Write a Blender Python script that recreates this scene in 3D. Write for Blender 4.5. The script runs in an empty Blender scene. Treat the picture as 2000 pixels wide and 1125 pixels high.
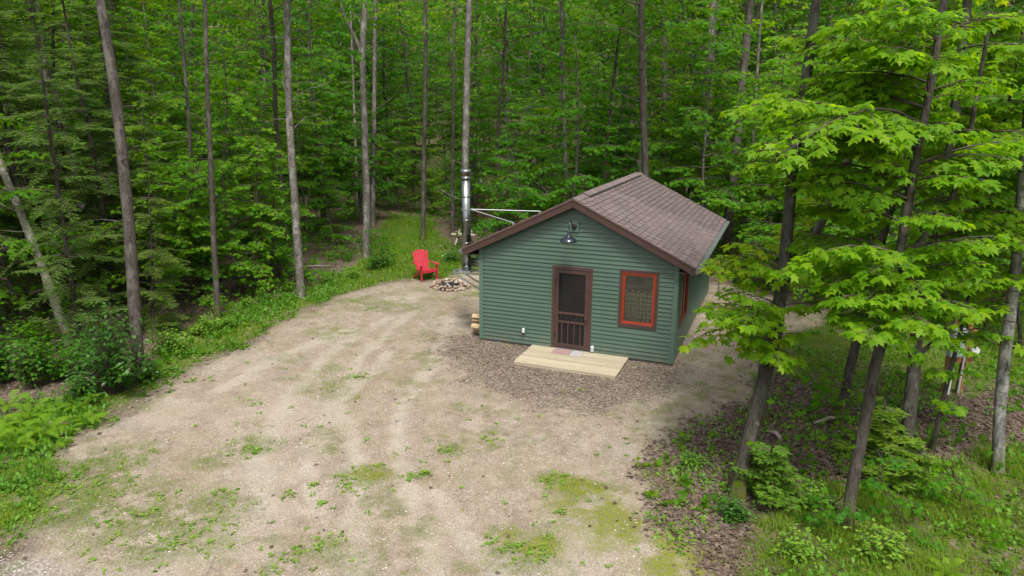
import bpy, math, random
import numpy as np
from mathutils import Vector, Matrix
R = math.radians
random.seed(7); rng = np.random.default_rng(7)
scene = bpy.context.scene
col = scene.collection

# ------------------------------------------------------------------ camera, sky, sun, exposure
CAM = np.array([6.958, -15.400, 5.760]); YAW, PITCH, ROLL, FOC = 0.3775, 0.2530, 0.0053, 1340.6
_f = np.array([-math.sin(YAW)*math.cos(PITCH), math.cos(YAW)*math.cos(PITCH), -math.sin(PITCH)])
_r = np.array([math.cos(YAW), math.sin(YAW), 0.0]); _u = np.cross(_r, _f)
_r, _u = _r*math.cos(ROLL)+_u*math.sin(ROLL), _u*math.cos(ROLL)-_r*math.sin(ROLL)
cd = bpy.data.cameras.new('camera'); cam = bpy.data.objects.new('camera', cd); col.objects.link(cam)
cam.matrix_world = Matrix([[_r[i], _u[i], -_f[i], CAM[i]] for i in range(3)] + [[0, 0, 0, 1]])
cd.sensor_fit = 'HORIZONTAL'; cd.sensor_width = 36.0; cd.lens = FOC/2000*36.0
cd.clip_start = 0.1; cd.clip_end = 3000
scene.camera = cam

SUN_EL, SUN_AZ = R(62), R(30)          # azimuth of the sun measured from -Y (behind the camera) towards +X
world = bpy.data.worlds.new('World'); scene.world = world; world.use_nodes = True
wn, wl = world.node_tree.nodes, world.node_tree.links
wn.clear()
sky = wn.new('ShaderNodeTexSky'); sky.sky_type = 'NISHITA'; sky.sun_disc = False
sun_dir = np.array([math.sin(SUN_AZ)*math.cos(SUN_EL), -math.cos(SUN_AZ)*math.cos(SUN_EL), math.sin(SUN_EL)])   # towards the sun
sky.sun_elevation = SUN_EL; sky.sun_rotation = math.atan2(sun_dir[0], sun_dir[1])
sky.air_density = 1.0; sky.dust_density = 3.0; sky.ozone_density = 1.0
hs = wn.new('ShaderNodeHueSaturation'); hs.inputs['Saturation'].default_value = 0.30
bg = wn.new('ShaderNodeBackground'); bg.inputs['Strength'].default_value = 0.095
wo = wn.new('ShaderNodeOutputWorld')
wl.new(sky.outputs[0], hs.inputs['Color']); wl.new(hs.outputs[0], bg.inputs[0]); wl.new(bg.outputs[0], wo.inputs[0])
sd = bpy.data.lights.new('sun', 'SUN'); sd.energy = 1.5; sd.angle = R(12); sd.color = (1.0, 0.965, 0.90)
sun = bpy.data.objects.new('sun', sd); col.objects.link(sun)
sun.rotation_euler = Vector(sun_dir).to_track_quat('Z', 'Y').to_euler()
vs = scene.view_settings
vs.view_transform = 'Standard'; vs.look = 'None'; vs.exposure = 1.50; vs.gamma = 1.0; vs.use_curve_mapping = False
scene.display_settings.display_device = 'sRGB'
scene.cycles.max_bounces = 9; scene.cycles.diffuse_bounces = 5; scene.cycles.glossy_bounces = 3
scene.cycles.transmission_bounces = 7; scene.cycles.transparent_max_bounces = 8
scene.cycles.caustics_reflective = False; scene.cycles.caustics_refractive = False
scene.cycles.sample_clamp_indirect = 6
scene.cycles.use_denoising = True

# ------------------------------------------------------------------ survey helpers
def ray(px, py): return _f + _r*(px-1000)/FOC + _u*(562.5-py)/FOC
def gp(px, py, z=0.0):                    # where a sight line meets the level ground
    d = ray(px, py); t = (z-CAM[2])/d[2]; P = CAM+d*t
    return np.array([P[0], P[1], z])
def gdepth(px, py):
    d = ray(px, py); return (0-CAM[2])/d[2]
def dp(px, py, t): return CAM + ray(px, py)*t

# ------------------------------------------------------------------ value noise (numpy)
def _hash(ix, iy, s):
    h = (ix.astype(np.int64)*374761393 + iy.astype(np.int64)*668265263 + s*1442695041) & 0xffffffff
    h = ((h ^ (h >> 13))*1274126177) & 0xffffffff
    return ((h ^ (h >> 16)) & 0xffff)/65535.0
def vn(x, y, sc, s=0):
    x = np.asarray(x, float)*sc; y = np.asarray(y, float)*sc
    ix = np.floor(x); iy = np.floor(y); fx = x-ix; fy = y-iy
    fx = fx*fx*(3-2*fx); fy = fy*fy*(3-2*fy)
    a = _hash(ix, iy, s); b = _hash(ix+1, iy, s); c = _hash(ix, iy+1, s); d = _hash(ix+1, iy+1, s)
    return (a*(1-fx)+b*fx)*(1-fy) + (c*(1-fx)+d*fx)*fy
def fbm(x, y, sc, s=0, o=4):
    v = 0; a = .5; t = 0
    for k in range(o):
        v = v + a*vn(x, y, sc*2**k, s+k*17); t += a; a *= .55
    return v/t
def smooth(e0, e1, x):
    t = np.clip((x-e0)/(e1-e0), 0, 1); return t*t*(3-2*t)
def polydist(x, y, poly):                 # signed distance to a polygon, positive inside
    x = np.asarray(x, float); y = np.asarray(y, float)
    P = np.array([(q[0], q[1]) for q in poly], float); n = len(P); d = np.full(x.shape, 1e9); ins = np.zeros(x.shape, bool)
    for i in range(n):
        a = P[i]; b = P[(i+1) % n]; e = b-a; wx = x-a[0]; wy = y-a[1]
        t = np.clip((wx*e[0]+wy*e[1])/(e@e+1e-12), 0, 1)
        d = np.minimum(d, np.hypot(wx-e[0]*t, wy-e[1]*t))
        c = ((a[1] > y) != (b[1] > y)) & (x < (b[0]-a[0])*(y-a[1])/(b[1]-a[1]+1e-12)+a[0])
        ins ^= c
    return np.where(ins, d, -d)
def blob(x, y, c, rx, ry=None, rot=0):
    ry = ry or rx; dx = x-c[0]; dy = y-c[1]; ca, sa = math.cos(rot), math.sin(rot)
    return 1-np.hypot((dx*ca+dy*sa)/rx, (-dx*sa+dy*ca)/ry)

# ------------------------------------------------------------------ regions of the ground (metres)
DIRT = [(-1.2, -12.6), (-2.2, -9.6), gp(150, 960), gp(130, 872), gp(300, 772), gp(395, 705), gp(500, 668), gp(590, 612), gp(690, 572), gp(770, 548), gp(830, 552),
        gp(905, 535), (-2.0, 6.6), (-1.2, 8.4), (5.6, 8.4), gp(1560, 596), gp(1625, 608), gp(1610, 640), gp(1530, 655), gp(1492, 700), gp(1480, 760),
        gp(1400, 822), gp(1310, 868), gp(1262, 930), gp(1275, 1000), gp(1360, 1080), (6.6, -7.6), (7.6, -12.6)]
MEADOW = [gp(640, 592), gp(770, 550), gp(930, 545), gp(940, 500), gp(870, 462), gp(850, 425), gp(760, 420), gp(730, 450), gp(715, 495), gp(640, 540)]
CHIPS = [gp(770, 480), gp(830, 468), gp(905, 470), gp(905, 505), gp(875, 515), gp(850, 492)]
VERGE = [(-3.2, -12.6), (-2.2, -9.6), gp(150, 960), gp(130, 872), gp(300, 772), gp(395, 705), gp(500, 668), gp(590, 612), gp(690, 572), gp(690, 520), gp(560, 575), gp(430, 615), gp(330, 650), gp(285, 700), gp(235, 755), gp(90, 780), gp(-60, 840), (-8, -12.6)]
RMEADOW = [gp(1530, 650), gp(1620, 610), gp(1760, 560), gp(2100, 600), gp(2150, 720), gp(1830, 800), gp(1700, 800), gp(1590, 790), gp(1520, 730)]
RGRASS = [gp(1480, 1000), gp(1600, 940), gp(1760, 930), gp(1840, 880), gp(2040, 860), (14, -3), (13, -9), (8.6, -9.5), gp(1430, 1125), gp(1440, 1060)]
def dirt_f(x, y): return polydist(x, y, DIRT) + (fbm(x, y, .9, 3)-.5)*1.1
def h_ground(x, y):
    x = np.asarray(x, float); y = np.asarray(y, float)
    out = np.clip(-polydist(x, y, DIRT)/5.0, 0, 1)
    far = np.clip((np.hypot(x-1, y+2)-31)/60, 0, 2.5)**1.3
    return out*(fbm(x, y, .35, 11, 3)-.5)*.30 + far*11.0
def hg(x, y): return float(h_ground(np.array([x]), np.array([y]))[0])

# ------------------------------------------------------------------ mesh helpers
def new_mesh(name, verts, faces_groups, attrs=None, smooth_on=False):
    """verts (n,3); faces_groups: list of (m,k) int arrays; attrs: {name: per-vertex floats}"""
    me = bpy.data.meshes.new(name)
    verts = np.asarray(verts, np.float32)
    groups = [np.asarray(g, np.int32) for g in faces_groups if len(g)]
    me.vertices.add(len(verts)); me.vertices.foreach_set('co', verts.ravel())
    nl = sum(g.size for g in groups); npo = sum(len(g) for g in groups)
    me.loops.add(nl); me.loops.foreach_set('vertex_index', np.concatenate([g.ravel() for g in groups]))
    me.polygons.add(npo)
    st = []; o = 0
    for g in groups:
        st.append(o+np.arange(len(g))*g.shape[1]); o += g.size
    me.polygons.foreach_set('loop_start', np.concatenate(st).astype(np.int32))
    if smooth_on: me.polygons.foreach_set('use_smooth', np.ones(npo, bool))
    for k, v in (attrs or {}).items():
        a = me.attributes.new(k, 'FLOAT', 'POINT'); a.data.foreach_set('value', np.asarray(v, np.float32))
    me.update(calc_edges=True); me.validate()
    return me
def link(name, me, mat=None, parent=None, loc=None):
    o = bpy.data.objects.new(name, me); col.objects.link(o)
    if mat is not None and me is not None and not len(me.materials): me.materials.append(mat)
    if parent is not None: o.parent = parent
    if loc is not None: o.location = loc
    return o
def tag(o, label=None, cat=None, group=None, kind=None):
    if label: o['label'] = label
    if cat: o['category'] = cat
    if group: o['group'] = group
    if kind: o['kind'] = kind
    return o
def thing(name, label, cat, loc=(0, 0, 0), rz=0.0, group=None):
    o = bpy.data.objects.new(name, None); col.objects.link(o); o.empty_display_size = .2
    o.location = loc; o.rotation_euler = (0, 0, rz)
    return tag(o, label, cat, group)
class MB:
    """collects convex pieces into one mesh"""
    def __init__(s): s.v = []; s.f = []
    def add(s, vs, fs):
        o = len(s.v); s.v += [tuple(map(float, v)) for v in vs]; s.f += [tuple(i+o for i in f) for f in fs]; return s
    def hexa(s, p): return s.add(p, [(0, 3, 2, 1), (4, 5, 6, 7), (0, 1, 5, 4), (1, 2, 6, 5), (2, 3, 7, 6), (3, 0, 4, 7)])
    def box(s, x0, x1, y0, y1, z0, z1):
        return s.hexa([(x0, y0, z0), (x1, y0, z0), (x1, y1, z0), (x0, y1, z0), (x0, y0, z1), (x1, y0, z1), (x1, y1, z1), (x0, y1, z1)])
    def bar(s, a, b, w, h, up=(0, 0, 1)):
        a = Vector(a); b = Vector(b); d = (b-a).normalized(); u = Vector(up); sd_ = d.cross(u)
        if sd_.length < 1e-4: sd_ = d.cross(Vector((1, 0, 0)))
        sd_.normalize(); u = sd_.cross(d); P = []
        for c in (a, b):
            for (i, j) in ((-1, -1), (1, -1), (1, 1), (-1, 1)): P.append(c+sd_*(i*w/2)+u*(j*h/2))
        return s.hexa([P[0], P[1], P[2], P[3], P[4], P[5], P[6], P[7]][0:8])
    def prism(s, pts, axis, a0, a1):
        """polygon pts (2D) extruded along axis 'x','y' or 'z'"""
        n = len(pts)
        def mk(p, t): return {'x': (t, p[0], p[1]), 'y': (p[0], t, p[1]), 'z': (p[0], p[1], t)}[axis]
        return s.add([mk(p, a0) for p in pts]+[mk(p, a1) for p in pts],
                     [tuple(range(n))[::-1], tuple(range(n, 2*n))]+[(i, (i+1) % n, n+(i+1) % n, n+i) for i in range(n)])
    def tube(s, pts, rad, n=10, caps=True):
        pts = [Vector(p) for p in pts]; rad = rad if isinstance(rad, (list, tuple)) else [rad]*len(pts)
        rings = []; ref = None
        for i, p in enumerate(pts):
            d = (pts[min(i+1, len(pts)-1)]-pts[max(i-1, 0)]).normalized()
            if ref is None: ref = d.orthogonal().normalized()
            ref = (ref-d*ref.dot(d)).normalized(); b = d.cross(ref)
            rings.append([p+(ref*math.cos(2*math.pi*k/n)+b*math.sin(2*math.pi*k/n))*rad[i] for k in range(n)])
        o = len(s.v)
        for r_ in rings: s.v += [tuple(q) for q in r_]
        for i in range(len(pts)-1):
            for k in range(n): s.f.append((o+i*n+k, o+i*n+(k+1) % n, o+(i+1)*n+(k+1) % n, o+(i+1)*n+k))
        if caps:
            s.f.append(tuple(o+k for k in range(n))[::-1]); s.f.append(tuple(o+(len(pts)-1)*n+k for k in range(n)))
        return s
    def lathe(s, prof, c=(0, 0, 0), n=24):
        o = len(s.v)
        for (r_, z) in prof: s.v += [(c[0]+r_*math.cos(2*math.pi*k/n), c[1]+r_*math.sin(2*math.pi*k/n), c[2]+z) for k in range(n)]
        for i in range(len(prof)-1):
            for k in range(n): s.f.append((o+i*n+k, o+i*n+(k+1) % n, o+(i+1)*n+(k+1) % n, o+(i+1)*n+k))
        return s
    def mesh(s, name, bevel=0, smooth_on=False):
        me = bpy.data.meshes.new(name); me.from_pydata(s.v, [], s.f); me.update()
        import bmesh
        bm = bmesh.new(); bm.from_mesh(me); bmesh.ops.recalc_face_normals(bm, faces=bm.faces)
        if bevel:
            bmesh.ops.bevel(bm, geom=list(bm.edges), offset=bevel, segments=1, affect='EDGES', profile=.5)
        if smooth_on:
            for f in bm.faces: f.smooth = len(f.verts) <= 4
        bm.to_mesh(me); bm.free()
        return me
    def build(s, name, mat, parent=None, loc=None, bevel=0, smooth_on=False):
        return link(name, s.mesh(name, bevel, smooth_on), mat, parent, loc)

# ------------------------------------------------------------------ materials
def mat_new(name):
    m = bpy.data.materials.new(name); m.use_nodes = True; nt = m.node_tree; nt.nodes.clear()
    out = nt.nodes.new('ShaderNodeOutputMaterial')
    return m, nt, out
class N:
    def __init__(s, nt): s.nt = nt
    def n(s, t, **kw):
        x = s.nt.nodes.new(t)
        for k, v in kw.items():
            if k.startswith('i_'):
                key = k[2:]; key = int(key) if key.isdigit() else key.replace('_', ' ')
                if hasattr(v, 'links') or hasattr(v, 'is_linked'): s.nt.links.new(v, x.inputs[key])
                else: x.inputs[key].default_value = v
            else: setattr(x, k, v)
        return x
    def mix(s, f, a, b, bt='MIX'):
        x = s.nt.nodes.new('ShaderNodeMix'); x.data_type = 'RGBA'; x.blend_type = bt
        for sock, v in ((x.inputs[0], f), (x.inputs[6], a), (x.inputs[7], b)):
            if hasattr(v, 'is_linked'): s.nt.links.new(v, sock)
            elif isinstance(v, (int, float)): sock.default_value = v
            else: sock.default_value = (v[0], v[1], v[2], 1)
        return x.outputs[2]
    def math(s, op, a, b=0.0, c=None, clamp=False):
        x = s.nt.nodes.new('ShaderNodeMath'); x.operation = op; x.use_clamp = clamp
        for sock, v in zip(x.inputs, (a, b, c)):
            if v is None: continue
            if hasattr(v, 'is_linked'): s.nt.links.new(v, sock)
            else: sock.default_value = v
        return x.outputs[0]
    def ramp(s, f, stops):
        x = s.nt.nodes.new('ShaderNodeValToRGB'); e = x.color_ramp.elements
        while len(e) > 1: e.remove(e[-1])
        for i, (p, c) in enumerate(stops):
            el = e[0] if i == 0 else e.new(p)
            el.position = p; el.color = (c[0], c[1], c[2], 1) if not isinstance(c, (int, float)) else (c, c, c, 1)
        s.nt.links.new(f, x.inputs[0]); return x.outputs[0]
    def noise(s, vec, scale, detail=4, rough=.55, dist=0):
        x = s.n('ShaderNodeTexNoise', i_Scale=scale, i_Detail=detail, i_Roughness=rough, i_Distortion=dist)
        if vec is not None: s.nt.links.new(vec, x.inputs['Vector'])
        return x.outputs[0]
    def vor(s, vec, scale, feature='F1', out=0):
        x = s.n('ShaderNodeTexVoronoi', i_Scale=scale); x.feature = feature
        if vec is not None: s.nt.links.new(vec, x.inputs['Vector'])
        return x.outputs[out]
    def attr(s, name): return s.n('ShaderNodeAttribute', attribute_name=name).outputs['Fac']
    def pos(s): return s.n('ShaderNodeNewGeometry').outputs['Position']
    def obj(s): return s.n('ShaderNodeTexCoord').outputs['Object']
    def oinfo(s): return s.n('ShaderNodeObjectInfo').outputs['Random']
    def mapping(s, vec, scale=(1, 1, 1), rot=(0, 0, 0), loc=(0, 0, 0)):
        x = s.n('ShaderNodeMapping'); s.nt.links.new(vec, x.inputs[0])
        x.inputs['Scale'].default_value = scale; x.inputs['Rotation'].default_value = rot; x.inputs['Location'].default_value = loc
        return x.outputs[0]
    def bump(s, h, strength=.3, dist=.02):
        x = s.n('ShaderNodeBump', i_Strength=strength, i_Distance=dist); s.nt.links.new(h, x.inputs['Height']); return x.outputs[0]
    def bsdf(s, color, rough=.6, metal=0.0, spec=.5, normal=None, **kw):
        x = s.nt.nodes.new('ShaderNodeBsdfPrincipled')
        for k, v in (('Base Color', color), ('Roughness', rough), ('Metallic', metal), ('Specular IOR Level', spec)):
            if hasattr(v, 'is_linked'): s.nt.links.new(v, x.inputs[k])
            elif k == 'Base Color': x.inputs[k].default_value = (v[0], v[1], v[2], 1)
            else: x.inputs[k].default_value = v
        if normal is not None: s.nt.links.new(normal, x.inputs['Normal'])
        return x.outputs[0]

def simple(name, c, rough=.6, metal=0, spec=.5, var=.12, scale=6, bump=.0, stretch=(1, 1, 1)):
    m, nt, out = mat_new(name); k = N(nt)
    v = k.mapping(k.obj(), stretch)
    n1 = k.noise(v, scale, 5); n2 = k.noise(v, scale*7, 3)
    f = k.math('ADD', k.math('MULTIPLY', n1, .7), k.math('MULTIPLY', n2, .3))
    dark = [x*(1-var*2) for x in c]; lite = [min(1, x*(1+var*2)) for x in c]
    base = k.ramp(f, [(.25, dark), (.75, lite)])
    o = k.math('MULTIPLY_ADD', k.oinfo(), var*1.0, 1-var*.5)
    base = k.mix(1.0, base, k.n('ShaderNodeCombineColor', i_0=o, i_1=o, i_2=o).outputs[0], 'MULTIPLY')
    rr = k.math('MULTIPLY_ADD', n2, .25, rough-.12, clamp=True)
    nrm = k.bump(f, bump, .01) if bump else None
    nt.links.new(k.bsdf(base, rr, metal, spec, nrm), out.inputs[0]); return m

def leaf_mat(name, stops, trans, tfac=.42, rough=.42, spec=.35):
    """stops: colours across the per-leaf tint; trans: multiplier colour for transmitted light"""
    m, nt, out = mat_new(name); k = N(nt)
    t = k.attr('tint'); o = k.oinfo()
    f = k.math('ADD', k.math('MULTIPLY', t, .58), k.math('MULTIPLY', o, .42))
    c = k.ramp(f, stops)
    pb = k.bsdf(c, rough, 0, spec)
    tr = k.n('ShaderNodeBsdfTranslucent')
    nt.links.new(k.mix(1.0, c, trans, 'MULTIPLY'), tr.inputs[0])
    mx = k.n('ShaderNodeMixShader', i_0=tfac)
    nt.links.new(pb, mx.inputs[1]); nt.links.new(tr.outputs[0], mx.inputs[2]); nt.links.new(mx.outputs[0], out.inputs[0])
    return m

def bark_mat(name, dark, light, patch=None, moss=0.0, ring=0.0, fissure=1.0, spotc=None):
    m, nt, out = mat_new(name); k = N(nt)
    p = k.obj()
    v = k.mapping(p, (14, 14, 2.2)); n1 = k.noise(v, 1.6, 6, .65, .6)
    v2 = k.mapping(p, (40, 40, 9)); n2 = k.noise(v2, 1.0, 4, .6)
    big = k.noise(k.mapping(p, (3.2, 3.2, 1.3)), 1.6, 5, .65)
    f = k.math('ADD', k.math('MULTIPLY', n1, .65), k.math('MULTIPLY', n2, .35))
    c = k.ramp(f, [(.36, dark), (.47, [a*.45+b*.55 for a, b in zip(dark, light)]), (.60, light)])
    if patch: c = k.mix(k.ramp(big, [(.50, 0), (.60, .85)]), c, patch)
    if ring:
        rv = k.mapping(p, (2.5, 2.5, 26)); rn = k.noise(rv, 1.0, 3, .5)
        c = k.mix(k.ramp(rn, [(.60, 0), (.66, ring)]), c, dark)
    if spotc:
        sn = k.noise(k.mapping(p, (5, 5, 3.5)), 1.0, 3, .5)
        c = k.mix(k.ramp(sn, [(.62, 0), (.70, .75)]), c, spotc)
    h = f
    if moss:
        z = k.n('ShaderNodeSeparateXYZ', i_0=p).outputs[2]
        mz = k.math('ADD', z, k.math('MULTIPLY_ADD', k.noise(p, 9, 4), -.9, .45))
        c = k.mix(k.ramp(mz, [(.0, moss), (.55, 0)]), c, (.075, .085, .012))
    nrm = k.bump(h, .9*fissure, .03)
    nt.links.new(k.bsdf(c, .85, 0, .25, nrm), out.inputs[0]); return m

M = {}
M['leaf_bright'] = leaf_mat('maple_leaf_sunlit_tone', [(.0, (.068, .185, .009)), (.35, (.122, .265, .010)), (.72, (.195, .330, .012)), (1, (.285, .370, .015))], (1.9, 1.75, .6), .56, .5, .16)  # maple leaf with the sunlit yellow-green put into its colour
M['leaf_forest'] = leaf_mat('maple_leaf_forest', [(.0, (.024, .105, .008)), (.4, (.048, .165, .009)), (.8, (.095, .225, .010)), (1, (.190, .285, .012))], (2.0, 1.8, .7), .50, .55, .12)
M['leaf_half_sunlit'] = leaf_mat('maple_leaf_half_sunlit', [(.0, (.045, .150, .009)), (.4, (.082, .220, .010)), (.8, (.145, .280, .012)), (1, (.225, .315, .014))], (1.9, 1.75, .6), .52, .55, .14)  # toned-down version of the sunlit leaf colour
M['leaf_canopy'] = leaf_mat('canopy_leaf', [(.0, (.040, .130, .009)), (.5, (.090, .210, .010)), (1, (.200, .290, .012))], (2.0, 1.8, .6), .52, .55, .12)
M['needle'] = leaf_mat('conifer_needles', [(.0, (.055, .125, .022)), (.5, (.115, .205, .030)), (1, (.215, .285, .040))], (1.4, 1.5, .8), .40, .55, .2)
M['needle_bright'] = leaf_mat('young_fir_needles', [(.0, (.060, .150, .016)), (.5, (.120, .235, .018)), (1, (.210, .300, .022))], (1.4, 1.5, .8), .38, .55, .15)
M['fern'] = leaf_mat('fern_green', [(.0, (.085, .200, .010)), (.6, (.150, .285, .013)), (1, (.21, .32, .016))], (1.5, 1.5, .6), .42, .5, .2)
M['shrub'] = leaf_mat('shrub_leaf', [(.0, (.030, .100, .014)), (.5, (.055, .155, .017)), (.9, (.10, .21, .018)), (1, (.20, .28, .02))], (1.6, 1.6, .7), .38, .38, .4)
M['grass'] = leaf_mat('grass_blades', [(.0, (.065, .160, .010)), (.45, (.120, .235, .013)), (.8, (.185, .270, .018)), (1, (.29, .27, .07))], (1.5, 1.5, .7), .38, .55, .15)
M['grass_soft'] = leaf_mat('sedge_blades', [(.0, (.065, .150, .010)), (.5, (.125, .220, .012)), (1, (.23, .28, .02))], (1.5, 1.5, .7), .38, .55, .15)
M['weed'] = leaf_mat('weed_leaf', [(.0, (.07, .19, .02)), (.5, (.125, .26, .022)), (1, (.22, .31, .03))], (1.5, 1.5, .7), .35, .5, .25)
M['litter'] = leaf_mat('dead_leaf', [(.0, (.048, .032, .023)), (.4, (.115, .082, .060)), (.75, (.205, .158, .122)), (.93, (.30, .245, .195)), (1, (.30, .15, .07))], (1.0, .8, .6), .15, .7, .2)
M['chip'] = leaf_mat('wood_chip', [(.0, (.050, .033, .024)), (.4, (.128, .093, .071)), (.75, (.225, .177, .142)), (1, (.39, .33, .275))], (1.0, .8, .6), .05, .8, .15)
M['bark_maple'] = bark_mat('maple_bark', (.012, .010, .0075), (.070, .060, .047), (.092, .083, .069), 0.9)
M['bark_dark'] = bark_mat('cherry_bark', (.010, .0085, .0072), (.072, .060, .050), (.105, .094, .080), .5, 0, 1.4)
M['bark_grey'] = bark_mat('ash_bark', (.022, .019, .015), (.132, .119, .101), (.21, .195, .172), 0.4, .6)
M['bark_pale'] = bark_mat('aspen_bark', (.050, .045, .032), (.24, .225, .175), (.31, .30, .25), 0.5, .8, .5)
M['bark_birch'] = bark_mat('birch_bark', (.03, .026, .022), (.18, .175, .158), (.30, .29, .27), 1.0, .95, .4)
M['bark_moss'] = bark_mat('mossy_maple_bark', (.012, .0105, .008), (.066, .059, .046), (.064, .066, .048), 1.0, 0, 1, (.125, .12, .108))
M['twig'] = simple('twig_bark', (.085, .065, .048), .85, var=.2)
M['deadtwig'] = simple('dead_branch_bark', (.24, .20, .165), .85, var=.2)

# siding and house paints
def siding():
    m, nt, out = mat_new('green_siding_vinyl'); k = N(nt)
    p = k.pos()
    big = k.noise(p, .8, 4); st = k.noise(k.mapping(p, (1.2, 1.2, 60)), 1.0, 3)
    c = k.ramp(big, [(.3, (.054, .094, .066)), (.7, (.068, .114, .081))])
    c = k.mix(k.ramp(st, [(.4, 0), (.8, .18)]), c, (.11, .17, .13))
    z = k.n('ShaderNodeSeparateXYZ', i_0=p).outputs[2]
    dirt = k.math('MULTIPLY', k.ramp(z, [(.05, .55), (.42, 0)]), k.ramp(k.noise(p, 5, 5), [(.35, 0), (.7, 1)]))
    c = k.mix(dirt, c, (.16, .125, .09))
    o = k.math('MULTIPLY_ADD', k.oinfo(), .08, .96)
    c = k.mix(1.0, c, k.n('ShaderNodeCombineColor', i_0=o, i_1=o, i_2=o).outputs[0], 'MULTIPLY')
    grain = k.noise(k.mapping(p, (9, 9, 160)), 1, 3)
    nt.links.new(k.bsdf(c, .46, 0, .4, k.bump(grain, .10, .004)), out.inputs[0]); return m
M['siding'] = siding()
M['trim_green'] = simple('green_corner_trim', (.075, .135, .097), .5, var=.05)
M['brown'] = simple('brown_trim_paint', (.060, .030, .025), .5, var=.10, scale=3)
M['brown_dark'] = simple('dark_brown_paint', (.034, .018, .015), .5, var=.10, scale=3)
M['drip'] = simple('drip_edge_metal', (.085, .046, .038), .4, var=.06)
M['red'] = simple('orange_red_window_paint', (.27, .032, .010), .45, var=.08, scale=3)
M['soffit'] = simple('soffit_panel', (.060, .050, .042), .6, var=.06)
M['black'] = simple('black_iron', (.012, .012, .013), .45, var=.1)
M['black_vent'] = simple('ridge_vent_plastic', (.022, .021, .022), .6, var=.15)
M['enamel'] = simple('dark_blue_enamel', (.012, .018, .028), .16, 0, .7, var=.05)
M['brass'] = simple('brass', (.45, .33, .13), .35, 1.0, var=.05)
M['white'] = simple('white_plastic', (.62, .63, .62), .45, var=.04)
M['greybox'] = simple('grey_outlet_box', (.36, .42, .44), .45, var=.05)
M['interior'] = simple('interior_board', (.10, .075, .05), .8, var=.1)
M['concrete'] = simple('concrete_slab', (.14, .125, .11), .9, var=.15)
M['roofdeck'] = simple('roof_underlay', (.066, .051, .049), .9, var=.15)
def shingle_mat(name, a, b, c_):
    m, nt, out = mat_new(name); k = N(nt)
    p = k.pos(); o = k.oinfo(); at = k.attr('tint')
    f = k.math('FRACT', k.math('ADD', o, at))
    c = k.ramp(f, [(0, a), (.45, b), (.8, c_), (1, (c_[0]*1.14, c_[1]*1.10, c_[2]*1.02))])
    sp = k.vor(p, 150, out=1)
    c = k.mix(.22, c, k.mix(1.0, c, sp, 'OVERLAY'))
    st = k.noise(k.mapping(p, (2.2, .9, 2.2)), 1, 5, .6)
    c = k.mix(k.ramp(st, [(.5, 0), (.75, .18)]), c, (.20, .165, .148))
    nt.links.new(k.bsdf(c, .9, 0, .25, k.bump(k.noise(p, 220, 2), .35, .004)), out.inputs[0]); return m
M['shingle'] = shingle_mat('brown_asphalt_shingle', (.126, .097, .093), (.136, .105, .100), (.146, .114, .108))
def wood(name, a, b, scale=(1.2, 14, 14), rough=.65, knots=True):
    m, nt, out = mat_new(name); k = N(nt)
    p = k.mapping(k.obj(), scale); o = k.oinfo()
    v = k.n('ShaderNodeVectorMath', operation='ADD'); nt.links.new(p, v.inputs[0])
    cx = k.n('ShaderNodeCombineXYZ', i_0=k.math('MULTIPLY', o, 37.0), i_1=k.math('MULTIPLY', o, 11.0)); nt.links.new(cx.outputs[0], v.inputs[1])
    n1 = k.noise(v.outputs[0], 1.2, 6, .62, .8)
    c = k.ramp(n1, [(.28, a), (.7, b)])
    if knots:
        kn = k.vor(k.mapping(v.outputs[0], (1.6, .35, .35)), 1.0)
        c = k.mix(k.ramp(kn, [(.05, .75), (.11, 0)]), c, [x*.35 for x in a])
    oo = k.math('MULTIPLY_ADD', o, .22, .89)
    c = k.mix(1.0, c, k.n('ShaderNodeCombineColor', i_0=oo, i_1=oo, i_2=oo).outputs[0], 'MULTIPLY')
    nt.links.new(k.bsdf(c, rough, 0, .35, k.bump(n1, .15, .006)), out.inputs[0]); return m
M['deck'] = wood('new_pine_board', (.31, .258, .172), (.40, .350, .255))
M['splitwood'] = wood('split_firewood', (.30, .205, .105), (.50, .38, .22), (3, 10, 10))
M['oldwood'] = wood('weathered_log', (.24, .195, .15), (.42, .36, .29), (8, 8, 2), .8, False)
M['post'] = wood('treated_brown_post', (.17, .085, .030), (.30, .16, .06), (12, 12, 1.2))
M['logend'] = simple('cut_log_end', (.30, .19, .095), .85, var=.35, scale=9)
M['logbark'] = simple('log_bark', (.065, .045, .033), .9, var=.3, scale=12, bump=.4)
M['pink_mat'] = simple('reddish_mat', (.30, .195, .175), .95, var=.16, scale=24, bump=.4)
M['grey_mat'] = simple('grey_mat', (.33, .31, .30), .95, var=.16, scale=24, bump=.4)
def chair_red():
    m, nt, out = mat_new('red_chair_plastic'); k = N(nt)
    p = k.obj(); n1 = k.noise(p, 4, 4); n2 = k.noise(k.mapping(p, (30, 30, 3)), 1, 3)
    c = k.ramp(n1, [(.3, (.36, .016, .030)), (.7, (.46, .032, .050))])
    nt.links.new(k.bsdf(c, .42, 0, .45, k.bump(n2, .08, .004)), out.inputs[0]); return m
M['chair'] = chair_red()
def steel():
    m, nt, out = mat_new('stainless_flue'); k = N(nt)
    p = k.obj(); n1 = k.noise(k.mapping(p, (2, 2, 7)), 1.5, 4); n2 = k.noise(p, 30, 3)
    c = k.ramp(n1, [(.3, (.20, .21, .20)), (.7, (.29, .30, .29))])
    r = k.math('MULTIPLY_ADD', n2, .16, .20)
    nt.links.new(k.bsdf(c, r, 1.0, .5), out.inputs[0]); return m
M['steel'] = steel()
M['galv'] = simple('galvanised_steel', (.40, .42, .43), .42, .8, var=.08, scale=14)
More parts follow.
